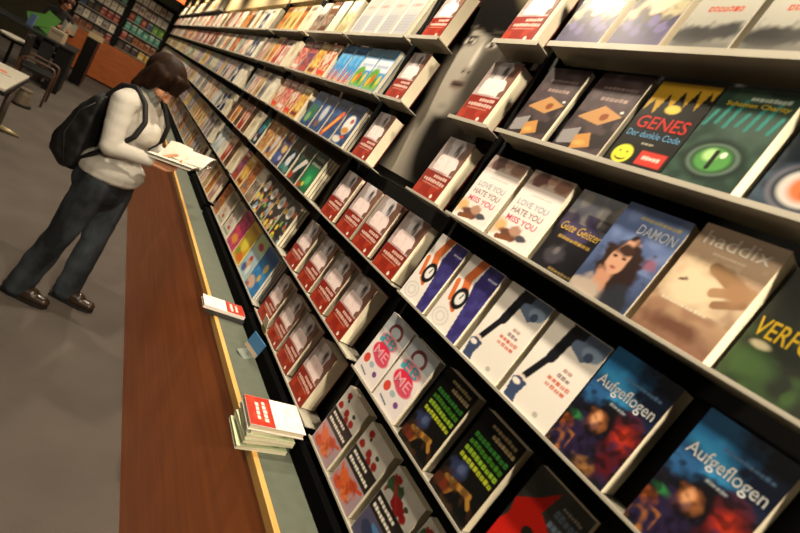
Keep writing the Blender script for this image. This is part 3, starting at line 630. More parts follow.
# portrait poster on the back of its bay
def art_portrait():
    a = Art('#5a5348', 90, 150)
    Y = lambda y: (1.70-y)/.705            # world y -> u
    Zv = lambda z: (z-1.68)/.92
    def E(y, z, ry, rz, col, soft=.25, ang=0, k=1.):     # ellipse given in metres
        u, v = Y(y), Zv(z); A = R(ang)
        du = (a.u-u)*.705; dv = (a.v-v)*.92
        x = du*math.cos(A)+dv*math.sin(A); yy = -du*math.sin(A)+dv*math.cos(A)
        d = np.sqrt((x/ry)**2+(yy/rz)**2); a.mix(np.clip((1-d)/soft+.5, 0, 1)*k, col)
    a.grad(0, .5, '#221f1b', '#2c2822').grad(.5, 1, '#2c2822', '#75694e').blotch(3, 4, '#6f664f', .5, .5, 1)
    E(1.44, 1.82, .075, .22, '#8f897f', .5, 10); E(1.42, 1.70, .12, .1, '#9a9388', .6); E(1.47, 1.75, .03, .16, '#a59e92', .9, 12)      # neck and shoulder
    E(1.56, 2.02, .07, .3, '#0e0c0a', .4); E(1.28, 1.85, .12, .2, '#171411', .5); E(1.30, 2.26, .27, .17, '#0b0907', .3)      # hair
    E(1.365, 2.09, .14, .18, '#857f75', .1, 8); E(1.41, 2.06, .095, .13, '#a09a8f', .7); E(1.395, 1.985, .085, .065, '#a39c90', .4); E(1.275, 2.08, .07, .17, '#4a453e', .9)
    E(1.40, 2.29, .2, .075, '#0b0907', .2, -22); E(1.5, 2.24, .045, .1, '#0e0c0a', .3, 20)  # fringe
    E(1.16, 2.42, .16, .13, '#857b5c', .6)
    for y, z, s in ((1.43, 2.175, 1.), (1.305, 2.165, .9)):
        E(y, z, .04*s, .018*s, '#6a635a', .6); E(y, z, .03*s, .011*s, '#b5aea3', .3); E(y, z+.001, .014*s, .0125*s, '#1c1916', .3); E(y-.004, z+.004, .004, .004, '#f0ece4', .3)
        E(y, z+.018, .036*s, .005, '#2a2621', .4, -6); E(y, z+.045, .045*s, .006, '#38322b', .5, -8)
    E(1.355, 2.12, .012, .05, '#c2bbaf', .8); E(1.36, 2.077, .026, .012, '#8a8278', .6); E(1.375, 2.072, .006, .004, '#2e2923', .5); E(1.345, 2.072, .006, .004, '#2e2923', .5)
    E(1.365, 2.028, .04, .013, '#5b4a44', .4); E(1.365, 2.016, .034, .01, '#7d6a62', .5); E(1.365, 2.025, .036, .002, '#2e2522', .5)
    E(1.375, 1.945, .03, .012, '#938c81', .7)
    return a
a = art_portrait(); w, h = .705, .92
b = MB(); b.grid(np.stack([a.u*w, np.zeros_like(a.u), a.v*h], -1), MATTE, a.a); b.box((0, .0005, 0), (w, .004, h), MATTE, lin('#8a8270'))
o = b.build('portrait_poster'); o.location = (.838, 1.70, 1.68); o.rotation_euler = (0, 0, -math.pi/2)
tag(o, 'large grey portrait poster of a woman with a dark fringe behind the red novels', 'poster')
WALLPAPER = 0

# book piles on the counter and the label holders
def lying_book(name, key, loc, rz, w, h, t, label, hard=False):
    r = empty(name, loc, (-math.pi/2, 0, rz)); cm, pm = book_meshes(key, w, h, t, hard)
    for n, me in (('cover', cm), ('page_block', pm)):
        o = bpy.data.objects.new(n, me); COL.objects.link(o); o.parent = r
    return tag(r, label, 'book', 'books lying on the counter')
def art_flyer():
    a = Art('#ece2da', 40, 60); a.rect(0, 0, 1, .45, '#a92c1c').blotch(5, 5, '#c2452a', .6, 0, .4).bars(.15, .85, .28, .36, '#f0dcd0', 5, 2).bars(.2, .8, .16, .23, '#f0dcd0', 4, 3).blotch(3, 6, '#d8bcb8', .5, .5, 1); return a
def art_greenpad():
    a = Art('#bcc4a0', 16, 24); a.rect(.1, .7, .9, .85, '#7a8f5a'); return a
ARTS['flyer'] = art_flyer; ARTS['greenpad'] = art_greenpad
lying_book('red_booklet', 'flyer', (.58, 1.085, .9385), R(-90-4), .125, .165, .018, 'red and white booklet on top of the green pads at the counter edge', hard=True)
for i in range(5):
    lying_book('green_pad', 'greenpad', (.578+.008*(i % 2)-.002*i, 1.078-.004*(i % 3), .9195-.012*i), R(-90+(3, -4, 1, 5, -2)[i]), .118, .148-.006*(i % 2), .0115,
        '%s pale green pad %s' % (('upper', 'second', 'middle', 'fourth', 'lowest')[i], ('right under the red booklet on the counter', 'from the top under the red booklet', 'of the pile under the red booklet', 'from the top of the pile under the booklet', 'of the pile, lying on the counter top')[i]))
lying_book('red_booklet', 'flyer', (.727, 1.672, .8925), R(90-3), .092, .165, .014, 'red and white booklet jutting over the counter edge on a dark booklet', hard=True)
def art_dark(): return Art('#23211f', 10, 14)
ARTS['darkbook'] = art_dark
lying_book('dark_booklet', 'darkbook', (.728, 1.662, .8775), R(90-6), .1, .15, .016, 'dark booklet under the jutting red and white booklet')

t = empty('price_card_stand', (.70, 1.44, CT+.001), (0, R(12), R(-60))); tag(t, 'blue price card in a clear stand on the counter', 'card stand')
b = MB(); b.box((-.03, -.03, 0), (.03, .035, .003), mat('clear_plastic', '#9aa39c', rough=.2, transmission=.4)); b.tube([(0, .0, .003), (.0, .0, .02)], .006, mat('clip_grey', '#7a7d74', rough=.4)); b.build('base', t)
b = MB(); b.box((-.035, -.002, .02), (.035, .002, .085), mat('blue_card', '#3f719c', rough=.4)); b.box((-.035, -.0025, .02), (.035, .0025, .036), mat('card_cream', '#b9a48c', rough=.5)); b.build('card', t)
t = empty('shelf_tag', (.744, 1.53, .935), (0, R(-12), 0)); tag(t, 'white and yellow shelf tag clipped in front of a red novel', 'tag')
b = MB(); b.box((-.002, -.05, .02), (0, 0, .062), mat('tag_white', '#dcd8c4', rough=.5)); b.build('card', t)
b = MB(); b.box((-.003, -.05, .0), (.001, 0, .0195), mat('tag_yellow', '#8a7a1f', rough=.4)); b.build('clip', t)

# ------------------------------------------------------------------ room
def struct(name, a, c, m):
    b = MB(); b.box(a, c, m); o = b.build(name); o['kind'] = 'structure'; return o
struct('floor', (-6, -4, -.1), (1.1, 14.7, 0), CARPET)
struct('ceiling', (-6, -4, 3.0), (1.1, 14.7, 3.1), CEIL)
struct('wall_right', (.9, -4, 0), (1.1, 14.7, 3), WALL)
struct('wall_back', (-6, 14.5, 0), (.9, 14.7, 3), WALL)
struct('wall_left', (-6.2, -4, 0), (-6, 14.7, 3), WALL)
struct('wall_front', (-6, -4.2, 0), (1.1, -4, 3), WALL)

# bookcases on the back wall
def bookcase(x0, x1, label, rows, grp, where):
    t = empty('bookcase', (0, 0, 0)); tag(t, label, 'bookcase', 'bookcases on the back wall')
    y0, y1 = 14.12, 14.48
    b = MB(); b.box((x0, y0, .04), (x1, y1, .93), WOOD); b.build('base_panel', t)
    b = MB(); b.box((x0, y0+.03, 0), (x1, y1, .04), BLACK); b.build('plinth', t)
    b = MB(); b.box((x0, y1-.02, .93), (x1, y1, 2.42), BLACK); b.build('back_panel', t)
    for x in (x0, x1-.05):
        b = MB(); b.box((x, y0-.01, .93), (x+.05, y1-.02, 2.42), BLACK); b.build('post', t)
    b = MB(); b.box((x0, y0, 2.42), (x1, y1, 2.75), mat('dark_header', '#4c5144', rough=.8)); b.build('header_panel', t)
    n = len(rows); dz = .238
    for i in range(n):
        b = MB(); b.box((x0+.05, y0, .945+dz*i), (x1-.05, y1-.02, .963+dz*i), TRAY); b.build('shelf', t)
        cols = rows[i]; w = (x1-x0-.12)/len(cols)
        for j, c in enumerate(cols):
            base, acc, word = c
            key = 'bk%s%d%d' % (grp, i, j); me = small_book_mesh('small_book', art_rand(base, acc, hash_s(key)), w*.86, .185, .02)
            o = bpy.data.objects.new('small_book', me); COL.objects.link(o); o.location = (x0+.06+w*(j+.07), y0+.02, .9645+dz*i); o.rotation_euler = (-LEAN, 0, 0)
            tag(o, 'tiny %s book, %s from the wall end, %s row, %s' % (word, ORD[len(cols)-1-j], ('lowest', 'second', 'third', 'fourth', 'fifth', 'uppermost')[i], where), 'book', 'small books on the back bookcases')
P_ = lambda b, a, w: (b, a, w)
dk, rd, og, tl, wh, pk, gn, yl, bl, gy = P_('#2c211b', '#5a3a28', 'dark'), P_('#8f2a22', '#c07a5a', 'red'), P_('#9c5a2a', '#5a3018', 'orange'), P_('#3f8a78', '#8fb8a0', 'teal'), P_('#e0d8c6', '#c0b09a', 'white'), P_('#d8c2b4', '#8a6a60', 'pinkish'), P_('#5f9a34', '#a8c048', 'green'), P_('#d2a63c', '#e8d89a', 'yellow'), P_('#3a5470', '#1f2a3a', 'blue'), P_('#a8a098', '#70665f', 'grey')
bookcase(-.17, .74, 'wood-based bookcase beside the end of the book wall', [[dk, dk, dk, yl, yl], [rd, dk, og, og, og, og], [tl, tl, tl, tl, tl, tl], [rd, tl, rd, bl, gn, gn], [pk, pk, pk, pk, wh, wh], [wh, wh, wh, wh, pk, wh]], 'r', 'bookcase by the book wall')
bookcase(-1.1, -.171, 'wood-based bookcase behind the dark desk', [[og, og, og, dk, dk, rd], [gy, wh, gy, wh, gy, wh], [bl, dk, dk, rd, rd, rd], [yl, yl, wh, wh, wh, wh], [tl, bl, tl, tl, bl, tl], [wh, pk, wh, wh, pk, wh]], 'l', 'bookcase behind the desk')
t = empty('hanging_sign', (.42, 10, 2.37)); tag(t, 'small orange sign hanging above the far book wall', 'sign')
b = MB(); b.box((-.15, -.015, 0), (.13, .015, .14), mat('sign_orange', '#c0501c', rough=.4)); b.build('panel', t)
b = MB(); b.box((-.16, -.02, .14), (.2, .02, .2), BLACK); b.build('bracket', t)
b = MB(); b.tube([(0, 0, .2), (0, 0, .63)], .006, BLACK); b.build('rod', t)

# furniture in the far corner
DESK = mat('dark_desk', '#17191a', rough=.35, spec=.5)
BROWNM = mat('brown_tube', '#5b4234', rough=.4, spec=.5)
GREYM = mat('grey_panel', '#4a4746', rough=.5)
WHITE = mat('white_laminate', '#bdb7a9', rough=.4)
t = empty('information_desk', (-.52, 9.78, 0)); tag(t, 'dark information desk with black end block in the far corner', 'desk')
b = MB(); b.box((-2.6, -.03, .745), (.02, .85, .775), DESK); b.build('desk_top', t, bevel=.004)
b = MB(); b.box((-.2, 0, 0), (0, .75, .745), BLACK); b.build('end_block', t, bevel=.003)
for x in (-.6, -2.3):
    b = MB(); b.box((x, .02, 0), (x+.06, .08, .745), BROWNM); b.build('leg', t)
b = MB(); b.box((-.46, .5, .3), (-.3, .53, .745), GREYM); b.build('modesty_panel', t)
t = empty('waste_bin', (-.86, 10.35, 0)); tag(t, 'small beige bin on the floor under the dark desk', 'bin')
b = MB(); b.lathe([(.06, 0), (.085, .26), (.09, .26), (.08, .25), (.055, .02)], mat('beige_plastic', '#a08f78', rough=.5)); b.build('body', t, smooth=False)
t = empty('display_pedestal', (-.41, 12.3, 0)); tag(t, 'black pedestal beside the desk carrying a cream brochure box', 'pedestal')
b = MB(); b.box((-.14, -.4, .03), (.07, .4, .98), BLACK); b.build('body', t, bevel=.004)
b = MB(); b.box((-.12, -.38, 0), (.05, .38, .03), DESK); b.build('foot', t)
b = MB(); b.box((.055, -.42, .0), (.075, -.4, .98), mat('red_brown_trim', '#6b3426', rough=.5)); b.build('corner_trim', t)
t = empty('brochure_box', (-.43, 12.02, .981), (0, 0, R(8))); tag(t, 'cream cardboard brochure box on the black pedestal', 'box')
b = MB(); b.box((-.13, -.06, 0), (.13, .06, .1), mat('cream_card', '#c2ad84', rough=.7)); b.build('body', t, bevel=.002)
b = MB(); b.box((-.1, -.03, .1), (.1, .04, .16), mat('brochure_paper', '#8a7a68', rough=.6)); b.build('brochures', t)
t = empty('beige_carton', (-.80, 9.98, .776), (0, 0, R(-12))); tag(t, 'beige carton standing on the dark desk', 'box')
b = MB(); b.box((-.1, -.08, 0), (.1, .08, .17), mat('carton', '#a89a80', rough=.7)); b.build('body', t, bevel=.003)
b = MB(); b.box((-.08, -.082, .1), (.08, -.0805, .13), mat('carton_label', '#7d7260', rough=.7)); b.build('label', t)
t = empty('green_folder', (-1.06, 10.25, .776), (R(-15), 0, R(10))); tag(t, 'bright green folder propped up on the dark desk', 'folder')
b = MB(); b.box((-.13, -.006, 0), (.13, 0, .2), mat('green_card', '#3f7f1c', rough=.5), None, Matrix.Rotation(R(-24), 4, 'Y') @ Matrix.Translation((0, 0, .053))); b.build('front_cover', t)
b = MB(); b.box((-.10, .008, .0), (.10, .014, .32), MATS['green_card'], None, Matrix.Rotation(R(20), 4, 'Y') @ Matrix.Translation((0, 0, .035))); b.build('back_cover', t)
t = empty('blue_file', (-1.17, 10.05, .776), (R(-10), 0, R(-20))); tag(t, 'pale blue file standing before the green folder', 'file')
b = MB(); b.box((-.04, -.02, 0), (.04, .02, .2), mat('blue_file', '#5a6f94', rough=.5)); b.build('body', t, bevel=.002)
# tube-framed armchair
t = empty('armchair', (-.70, 8.55, 0)); tag(t, 'brown tube-framed armchair in front of the dark desk', 'chair')
for y in (-.25, .25):
    pts = [(.165, y, .012), (.165, y, .5), (.15, y, .545), (.11, y, .56), (-.15, y, .56), (-.2, y, .54), (-.22, y, .49), (-.24, y, .012)]
    b = MB(); b.tube(pts, .014, BROWNM); b.build('side_frame', t, smooth=True)
b = MB(); b.box((-.2, -.235, .4), (.16, .235, .45), DESK); b.build('seat', t, bevel=.015)
b = MB(); b.box((-.245, -.235, .5), (-.205, .235, .82), DESK); b.build('backrest', t, bevel=.012)
for x in (-.15, .12):
    b = MB(); b.tube([(x, -.25, .395), (x, .25, .395)], .01, BROWNM); b.build('stretcher', t)
b = MB(); b.tube([(-.225, -.25, .5), (-.225, .25, .5)], .01, BROWNM); b.build('back_rail', t)
# white table
t = empty('white_table', (-.66, 6.3, 0)); tag(t, 'white table with black edge and splayed metal foot at the frame edge', 'table')
b = MB(); b.box((-.9, -1.1, .61), (.075, .1, .635), WHITE); b.build('table_top', t, bevel=.004)
b = MB(); b.box((-.905, -1.105, .575), (.085, .105, .609), BLACK); b.build('edge_band', t, bevel=.004)
b = MB(); b.tube([(0, 0, .03), (0, 0, .575)], .03, mat('leg_metal', '#6a625c', metal=.6, rough=.4), n=16); b.build('leg', t, smooth=True)
for a in (5, 95, 185, 275):
    b = MB(); c, s = math.cos(R(a)), math.sin(R(a)); b.tube([(0, 0, .035), (.1*c, .1*s, .028), (.2*c, .2*s, .012)], [.03, .024, .011], mat('foot_metal', '#a89a72', metal=.5, rough=.4)); b.build('foot', t, smooth=True)
t = empty('flyer_stack', (-.78, 5.95, .636), (0, 0, R(14))); tag(t, 'pale flyers with an orange patch on the white table', 'flyers')
b = MB(); b.box((-.1, -.15, 0), (.1, .15, .012), WHITE); b.box((-.06, -.1, .012), (.07, -.01, .0125), mat('orange_print', '#d2602c', rough=.5)); b.build('sheets', t)
# kick stool and small side table
t = empty('kick_stool', (-.70, 7.9, 0)); tag(t, 'beige rolling kick stool on the carpet by the white table', 'stool')
b = MB(); b.lathe([(.09, .02), (.075, .16), (.06, .2), (.07, .202), (.07, .225), (.05, .227)], mat('stool_beige', '#6f6352', rough=.45)); b.build('body', t)
b = MB(); b.lathe([(.11, 0), (.118, .015), (.11, .03), (.085, .03)], BLACK); b.build('bumper', t)
t = empty('side_table', (-1.12, 8.9, 0)); tag(t, 'small round white side table before the dark desk', 'table')
b = MB(); b.lathe([(.16, .62), (.17, .63), (.17, .645), (.16, .65)], WHITE); b.build('table_top', t)
b = MB(); b.lathe([(.145, .58), (.155, .618), (.1, .619)], BLACK); b.build('apron', t)
b = MB(); b.tube([(0, 0, .02), (0, 0, .58)], .02, BLACK); b.build('stem', t)
b = MB(); b.lathe([(.15, 0), (.14, .018), (.02, .03)], BLACK); b.build('base', t)

# ------------------------------------------------------------------ people
def capsule(mb, p, q, r0, r1, m=BLACK, n=16, flat=None):
    """tapered limb with round ends; flat=(axis, factor) squeezes it along an axis"""
    p, q = Vector(p), Vector(q); d = (q-p); L = d.length; t = d.normalized(); u = t.orthogonal().normalized(); w = t.cross(u); vs = []; rings = []
    for k in range(5): a = R(-90+18*k+9*0) ; rings.append((p+t*(r0*math.sin(R(-85+17*k))), r0*math.cos(R(-85+17*k))))
    for k in range(1, 8): f = k/8; rings.append((p+d*f, r0+(r1-r0)*f))
    for k in range(5): rings.append((q+t*(r1*math.sin(R(17+17*k))), r1*math.cos(R(17+17*k))))
    for c, r in rings:
        for k in range(n):
            o = (u*math.cos(2*math.pi*k/n)+w*math.sin(2*math.pi*k/n))*r
            if flat: ax = Vector(flat[0]); o = o-ax*o.dot(ax)*(1-flat[1])
            vs.append(c+o)
    N = len(rings)
    fs = [(i*n+k, i*n+(k+1) % n, (i+1)*n+(k+1) % n, (i+1)*n+k) for i in range(N-1) for k in range(n)]
    fs += [tuple(reversed(range(n))), tuple((N-1)*n+k for k in range(n))]
    mb.add(vs, fs, m)
def fused(name, mb, voxel, material, parent=None, smooth=3, paint=None, rough=None):
    """melt overlapping limbs into one continuous skin"""
    me = mb.mesh(name); o = bpy.data.objects.new(name, me); COL.objects.link(o)
    r = o.modifiers.new('r', 'REMESH'); r.mode = 'VOXEL'; r.voxel_size = voxel
    s = o.modifiers.new('s', 'SMOOTH'); s.factor = .5; s.iterations = smooth
    bpy.context.view_layer.update()
    new = bpy.data.meshes.new_from_object(o.evaluated_get(bpy.context.evaluated_depsgraph_get()))
    bpy.data.objects.remove(o); new.name = name
    new.materials.clear(); new.materials.append(material)
    new.polygons.foreach_set('use_smooth', [True]*len(new.polygons))
    if rough:
        sc, amp, st = rough
        for v, nrm in zip(new.vertices, [x.vector.copy() for x in new.vertex_normals]):
            c = v.co; v.co = c+nrm*(noise.noise((c.x*sc*st[0], c.y*sc*st[1], c.z*sc*st[2]))*amp)
    if paint:
        at = new.color_attributes.get('Col') or new.color_attributes.new('Col', 'FLOAT_COLOR', 'POINT')
        a = np.ones((len(new.vertices), 4), np.float32)
        for i, v in enumerate(new.vertices): a[i, :3] = paint(v.co)
        at.data.foreach_set('color', a.ravel())
    o = bpy.data.objects.new(name, new); COL.objects.link(o)
    if parent: o.parent = parent
    return o
SKIN = mat('skin', rough=.5, attr='Col', spec=.4)

def hand(mb, wrist, palm_dir, side, nrm, L=.17, curl=35, spread=6):
    """palm, four fingers of different lengths and a thumb; palm_dir = along the fingers, side = towards the thumb, nrm = back of the hand"""
    w = Vector(wrist); d = Vector(palm_dir).normalized(); s = Vector(side); s = (s-d*s.dot(d)).normalized(); n = s.cross(d) if s.cross(d).dot(Vector(nrm)) > 0 else d.cross(s)
    pl = L*.5
    for k in (-.5, -.17, .17, .5): capsule(mb, w+d*.01+s*(k*.035), w+d*pl+s*(k*.062), .013, .0115)
    for k, (off, ln) in enumerate(((.032, .9), (.011, 1.), (-.011, .94), (-.031, .74))):
        p = w+d*(pl*.95)+s*off; a = 0; seg = L*.5*ln
        for j, fr in enumerate((.45, .3, .25)):
            a += R(curl*(.6, 1, .8)[j]); t = (d*math.cos(a)-n*math.sin(a)+s*math.sin(R(spread*(1.5-k)))*.6).normalized()
            q = p+t*(seg*fr); capsule(mb, p, q, .0092-.0009*j, .0084-.0009*j, n=10); p = q
    p = w+d*.025+s*.028
    for j, (fr, a) in enumerate(((.042, 42), (.034, 28), (.027, 14))):
        t = (d*math.cos(R(a))+s*math.sin(R(a))-n*.35).normalized(); q = p+t*fr; capsule(mb, p, q, (.0125, .0105, .0095)[j], (.0108, .0098, .0085)[j], n=10); p = q

def head(mb, c, f, u, l, s=1.):
    """skull, jaw, nose, ears, lips and brow ridge; returns a painter"""
    c = Vector(c); E = lambda a, b, d, ra, rb, rc: mb.ellipsoid(c+f*(a*s)+u*(b*s)+l*(d*s), (f*(ra*s), l*(rb*s), u*(rc*s)), BLACK)
    E(-.012, .028, 0, .093, .074, .088); E(.022, -.035, 0, .066, .058, .075); E(.05, -.088, 0, .03, .03, .024)
    E(.082, .012, 0, .016, .04, .012)                                       # brow
    capsule(mb, c+f*(.088*s)+u*(.0*s), c+f*(.108*s)-u*(.034*s), .008*s, .013*s); E(.094, -.037, .011, .012, .009, .008); E(.094, -.037, -.011, .012, .009, .008)
    E(.086, -.064, 0, .011, .024, .0065); E(.083, -.076, 0, .011, .02, .0075)
    for d in (-1, 1):
        E(-.01, -.012, .073*d, .018, .008, .03); E(.078, -.006, .031*d, .013, .015, .011); E(.06, -.035, .035*d, .03, .024, .026)
    sk, lip, dark, white = lin('#c98f6c'), lin('#9a4f42'), lin('#2a1a14'), lin('#d8cec2')
    def paint(p):
        q = p-c; a, b, d = q.dot(f)/s, q.dot(u)/s, q.dot(l)/s; ad = abs(d)
        if a > .06:
            if ((ad-.031)/.013)**2+((b+.006)/.0065)**2 < 1: return dark if ((ad-.031)/.006)**2+((b+.006)/.006)**2 < 1 else white
            if ((ad-.032)/.02)**2+((b-.016-.1*(.032-ad))/.0045)**2 < 1 or ((ad-.031)/.015)**2+((b+.0005)/.0025)**2 < 1: return dark
            if (d/.023)**2+((b+.07)/.0125)**2 < 1: return lip*.6 if abs(b+.0705) < .002 else lip
        return sk
    return paint

# the browsing woman: she faces the shelves, turned a little to the camera
ang = R(-28); F = Vector((math.cos(ang), math.sin(ang), 0)); Lf = Vector((-math.sin(ang), math.cos(ang), 0)); U = Vector((0, 0, 1))
O = Vector((.205, 3.07, 0))
def P(s, d, z): return O+F*s+Lf*d+U*z
WOMAN = dict(pelvis=P(-.0, 0, .82), waist=P(.0, 0, .96), chest=P(-.01, 0, 1.15), neck=P(-.035, 0, 1.33), ntop=P(.0, 0, 1.42), head=P(.03, 0, 1.475))
hipR, kneeR, ankR = P(-.01, -.085, .80), P(-.055, -.1, .45), P(-.14, -.1, .085)
hipL, kneeL, ankL = P(.015, .085, .80), P(.035, .085, .43), P(.02, .085, .085)
shR, elR, wrR = P(-.02, -.165, 1.275), P(.035, -.215, 1.05), P(.20, -.10, 1.066)
shL, elL, wrL = P(-.02, .165, 1.275), P(.05, .225, 1.06), P(.20, .15, 1.07)
w = tag(empty('person', (O.x, O.y, 0)), 'person in pale sweater and dark jeans reading an open magazine by the counter', 'person')
def at_origin(o): o.matrix_parent_inverse = Matrix.Translation((-O.x, -O.y, 0)); return o
b = MB(); K = WOMAN
hd_p = R(40); hf = (F*math.cos(hd_p)-U*math.sin(hd_p)); hu = (F*math.sin(hd_p)+U*math.cos(hd_p)); hc = K['head']
pt = head(b, hc, hf, hu, Lf, 1.0)
capsule(b, K['neck'], hc-hu*.06-hf*.02, .052, .05); capsule(b, K['chest'], K['neck'], .1, .05); capsule(b, K['pelvis'], K['chest'], .1, .1)
for h_, k_, a_ in ((hipR, kneeR, ankR), (hipL, kneeL, ankL)):
    capsule(b, h_, k_, .075, .05); capsule(b, k_, a_, .048, .032); capsule(b, a_-U*.04, a_-U*.05+F*.13, .03, .026)
for s_, e_, r_ in ((shR, elR, wrR), (shL, elL, wrL)):
    capsule(b, K['neck']-U*.05, s_, .05, .045); capsule(b, s_, e_, .04, .032); capsule(b, e_, r_, .031, .023)
hand(b, wrR, F+Lf*.2+U*.17, Lf*.75+U*.55-F*.1, -U-Lf*.2, curl=24)
hand(b, wrL, F-Lf*.2+U*.2, -Lf*.75+U*.55, -U+Lf*.2, curl=24)
at_origin(fused('body', b, .0042, SKIN, w, 2, pt))
# sweater
b = MB(); fl = (F, .74)
b.ellipsoid(P(-.005, 0, .90), (F*.168, Lf*.184, U*.098), BLACK); b.ellipsoid(P(-.005, 0, .865), (F*.16, Lf*.178, U*.05), BLACK); capsule(b, P(.0, 0, .96), P(-.01, 0, 1.17), .142, .158, flat=fl); capsule(b, P(-.01, 0, 1.15), P(-.03, 0, 1.27), .16, .13, flat=(F, .72))
b.ellipsoid(P(.07, 0, 1.16), (F*.065, Lf*.125, U*.085), BLACK)
capsule(b, P(-.03, 0, 1.28), P(-.025, 0, 1.36), .085, .066)
for s_, e_, r_, sg in ((shR, elR, wrR, -1), (shL, elL, wrL, 1)):
    capsule(b, P(-.025, sg*.06, 1.31), s_, .07, .062); capsule(b, s_, e_, .063, .05); capsule(b, e_, e_+(r_-e_)*.93, .05, .036)
at_origin(fused('sweater', b, .006, mat('cream_knit', '#b9b5ac', rough=.9, spec=.1, bump=(420, .35)), w, 4, rough=(16, .003, (1, 1, 1.6))))
b = MB(); capsule(b, P(-.02, 0, 1.335), P(.0, 0, 1.395), .075, .066)
at_origin(fused('scarf', b, .006, mat('grey_scarf', '#6f736e', rough=.9), w, 2, rough=(50, .008, (1, 1, 1))))
# jeans
b = MB(); capsule(b, P(-.01, 0, .78), P(-.0, 0, .83), .155, .14, flat=(F, .8)); b.ellipsoid(P(-.06, -.06, .8), (F*.085, Lf*.09, U*.1), BLACK); b.ellipsoid(P(-.06, .06, .8), (F*.085, Lf*.09, U*.1), BLACK)
for h_, k_, a_ in ((hipR, kneeR, ankR), (hipL, kneeL, ankL)):
    capsule(b, h_, k_, .098, .07); capsule(b, k_, a_-U*.02, .07, .07)
DENIM = mat('dark_denim', '#1a1d20', rough=.85, spec=.15, var=(6, '#4a525a', (1, 1, .5)), bump=(500, .3))
at_origin(fused('jeans', b, .0065, DENIM, w, 3, rough=(9, .006, (1, 1, 1.5))))
SHOE = mat('brown_leather', '#33261a', rough=.3, spec=.6)
for a_, fd in ((ankR, F), (ankL, F)):
    b = MB(); base = Vector((a_.x, a_.y, 0))
    capsule(b, base-fd*.035+U*.045, base+fd*.08+U*.045, .042, .042, flat=(U, .95)); capsule(b, base+fd*.06+U*.036, base+fd*.155+U*.033, .043, .034, flat=(U, .8)); capsule(b, base-fd*.03+U*.06, base-fd*.01+U*.1, .042, .04)
    sh = at_origin(fused('shoe', b, .005, SHOE, w, 2))
    c = MB(); 
    pts = [(-.082, 0), (-.07, .034), (-.02, .04), (.06, .043), (.13, .042), (.175, .028), (.19, 0), (.175, -.028), (.13, -.042), (.06, -.043), (-.02, -.04), (-.07, -.034)]
    vs = [base+fd*p[0]+Lf*p[1]+U*z for z in (.0, .018) for p in pts]; n = len(pts)
    c.add(vs, [tuple(reversed(range(n))), tuple(range(n, 2*n))]+[(i, (i+1) % n, n+(i+1) % n, n+i) for i in range(n)], mat('sole_rubber', '#15110d', rough=.7))
    so = c.build('sole'); so.parent = sh
# hair: a chin-length bob with a fringe
b = MB()
b.ellipsoid(hc-hf*.022+hu*.03, (hf*.112, Lf*.096, hu*.106), BLACK)
for d in (-.085, -.06, -.03, 0, .03, .06, .085):
    c0 = hc-hf*(.075-abs(d)*.55)+Lf*d*.9+hu*(.03-abs(d)*.1)
    capsule(b, c0, c0-F*.065-U*(.12-.02*(d > .05))+Lf*d*.15, .042, .026)
for d in (-.08, .08): capsule(b, hc+hf*.012+Lf*d+hu*.04, hc-hf*.02+Lf*d*1.08-U*.075, .03, .022)
for d in (-.06, -.04, -.02, 0, .02, .04, .06): capsule(b, hc+hf*.05+Lf*d*.9+hu*.088, hc+hf*(.104-abs(d)*.4)+Lf*d+hu*.026, .024, .011)
hr = fused('hair', b, .006, mat('dark_brown_hair', '#170b05', rough=.65, spec=.1, var=(26, '#26150a', (1, 1, .12)), bump=(70, .25)), w, 12, rough=(30, .0015, (1, 1, .3)))
at_origin(hr)

# backpack
t = tag(empty('backpack', P(-.2, 0, .9)), 'black backpack worn on the back of the browsing woman', 'backpack')
def bp_origin(o): o.matrix_parent_inverse = Matrix.Translation(-P(-.2, 0, .9)); return o
FAB = mat('black_nylon', '#0f0f10', rough=.6, spec=.35, bump=(300, .2))
def pad(outline, half, name, m, vox=.008, rough_=(20, .008, (1, 1, 1))):
    b = MB(); cs = sum(p[0] for p in outline)/len(outline); cz = sum(p[1] for p in outline)/len(outline); vs = []; n = len(outline)
    prof = [(-1, .72), (-.92, .88), (-.7, .97), (0, 1), (.7, .97), (.92, .88), (1, .72)]
    for k, sc in prof: vs += [P(cs+(s-cs)*sc, half*k, cz+(z-cz)*sc) for s, z in outline]
    fs = [(i*n+k, i*n+(k+1) % n, (i+1)*n+(k+1) % n, (i+1)*n+k) for i in range(len(prof)-1) for k in range(n)]+[tuple(reversed(range(n))), tuple((len(prof)-1)*n+k for k in range(n))]
    b.add(vs, fs, m); return bp_origin(fused(name, b, vox, m, t, 6, rough=rough_))
pad([(-.12, 1.275), (-.17, 1.265), (-.225, 1.18), (-.265, 1.06), (-.285, .94), (-.265, .84), (-.21, .79), (-.14, .80), (-.11, .87), (-.115, 1.0), (-.12, 1.15)], .15, 'main_bag', FAB)
pad([(-.24, 1.08), (-.295, 1.0), (-.315, .92), (-.295, .84), (-.25, .81), (-.23, .92)], .11, 'front_pocket', FAB, .007)
for d in (-.1, .1):
    pts = [P(-.14, d, 1.25), P(-.09, d*1.05, 1.35), P(-.02, d*1.12, 1.375), P(.055, d*1.2, 1.325), P(.105, d*1.42, 1.24), P(.1, d*1.66, 1.15), P(.03, d*1.78, 1.04), P(-.06, d*1.6, .95), P(-.14, d*1.2, .86)]
    b = MB()
    for p, q in zip(pts, pts[1:]): capsule(b, p, q, .0145, .0145)
    bp_origin(fused('shoulder_strap', b, .006, FAB, t, 4, rough=None))
b = MB(); b.tube([P(-.14, -.03, 1.255), P(-.155, -.028, 1.295), P(-.16, 0, 1.305), P(-.155, .028, 1.295), P(-.14, .03, 1.255)], .007, FAB); bp_origin(b.build('top_handle', t, smooth=True))
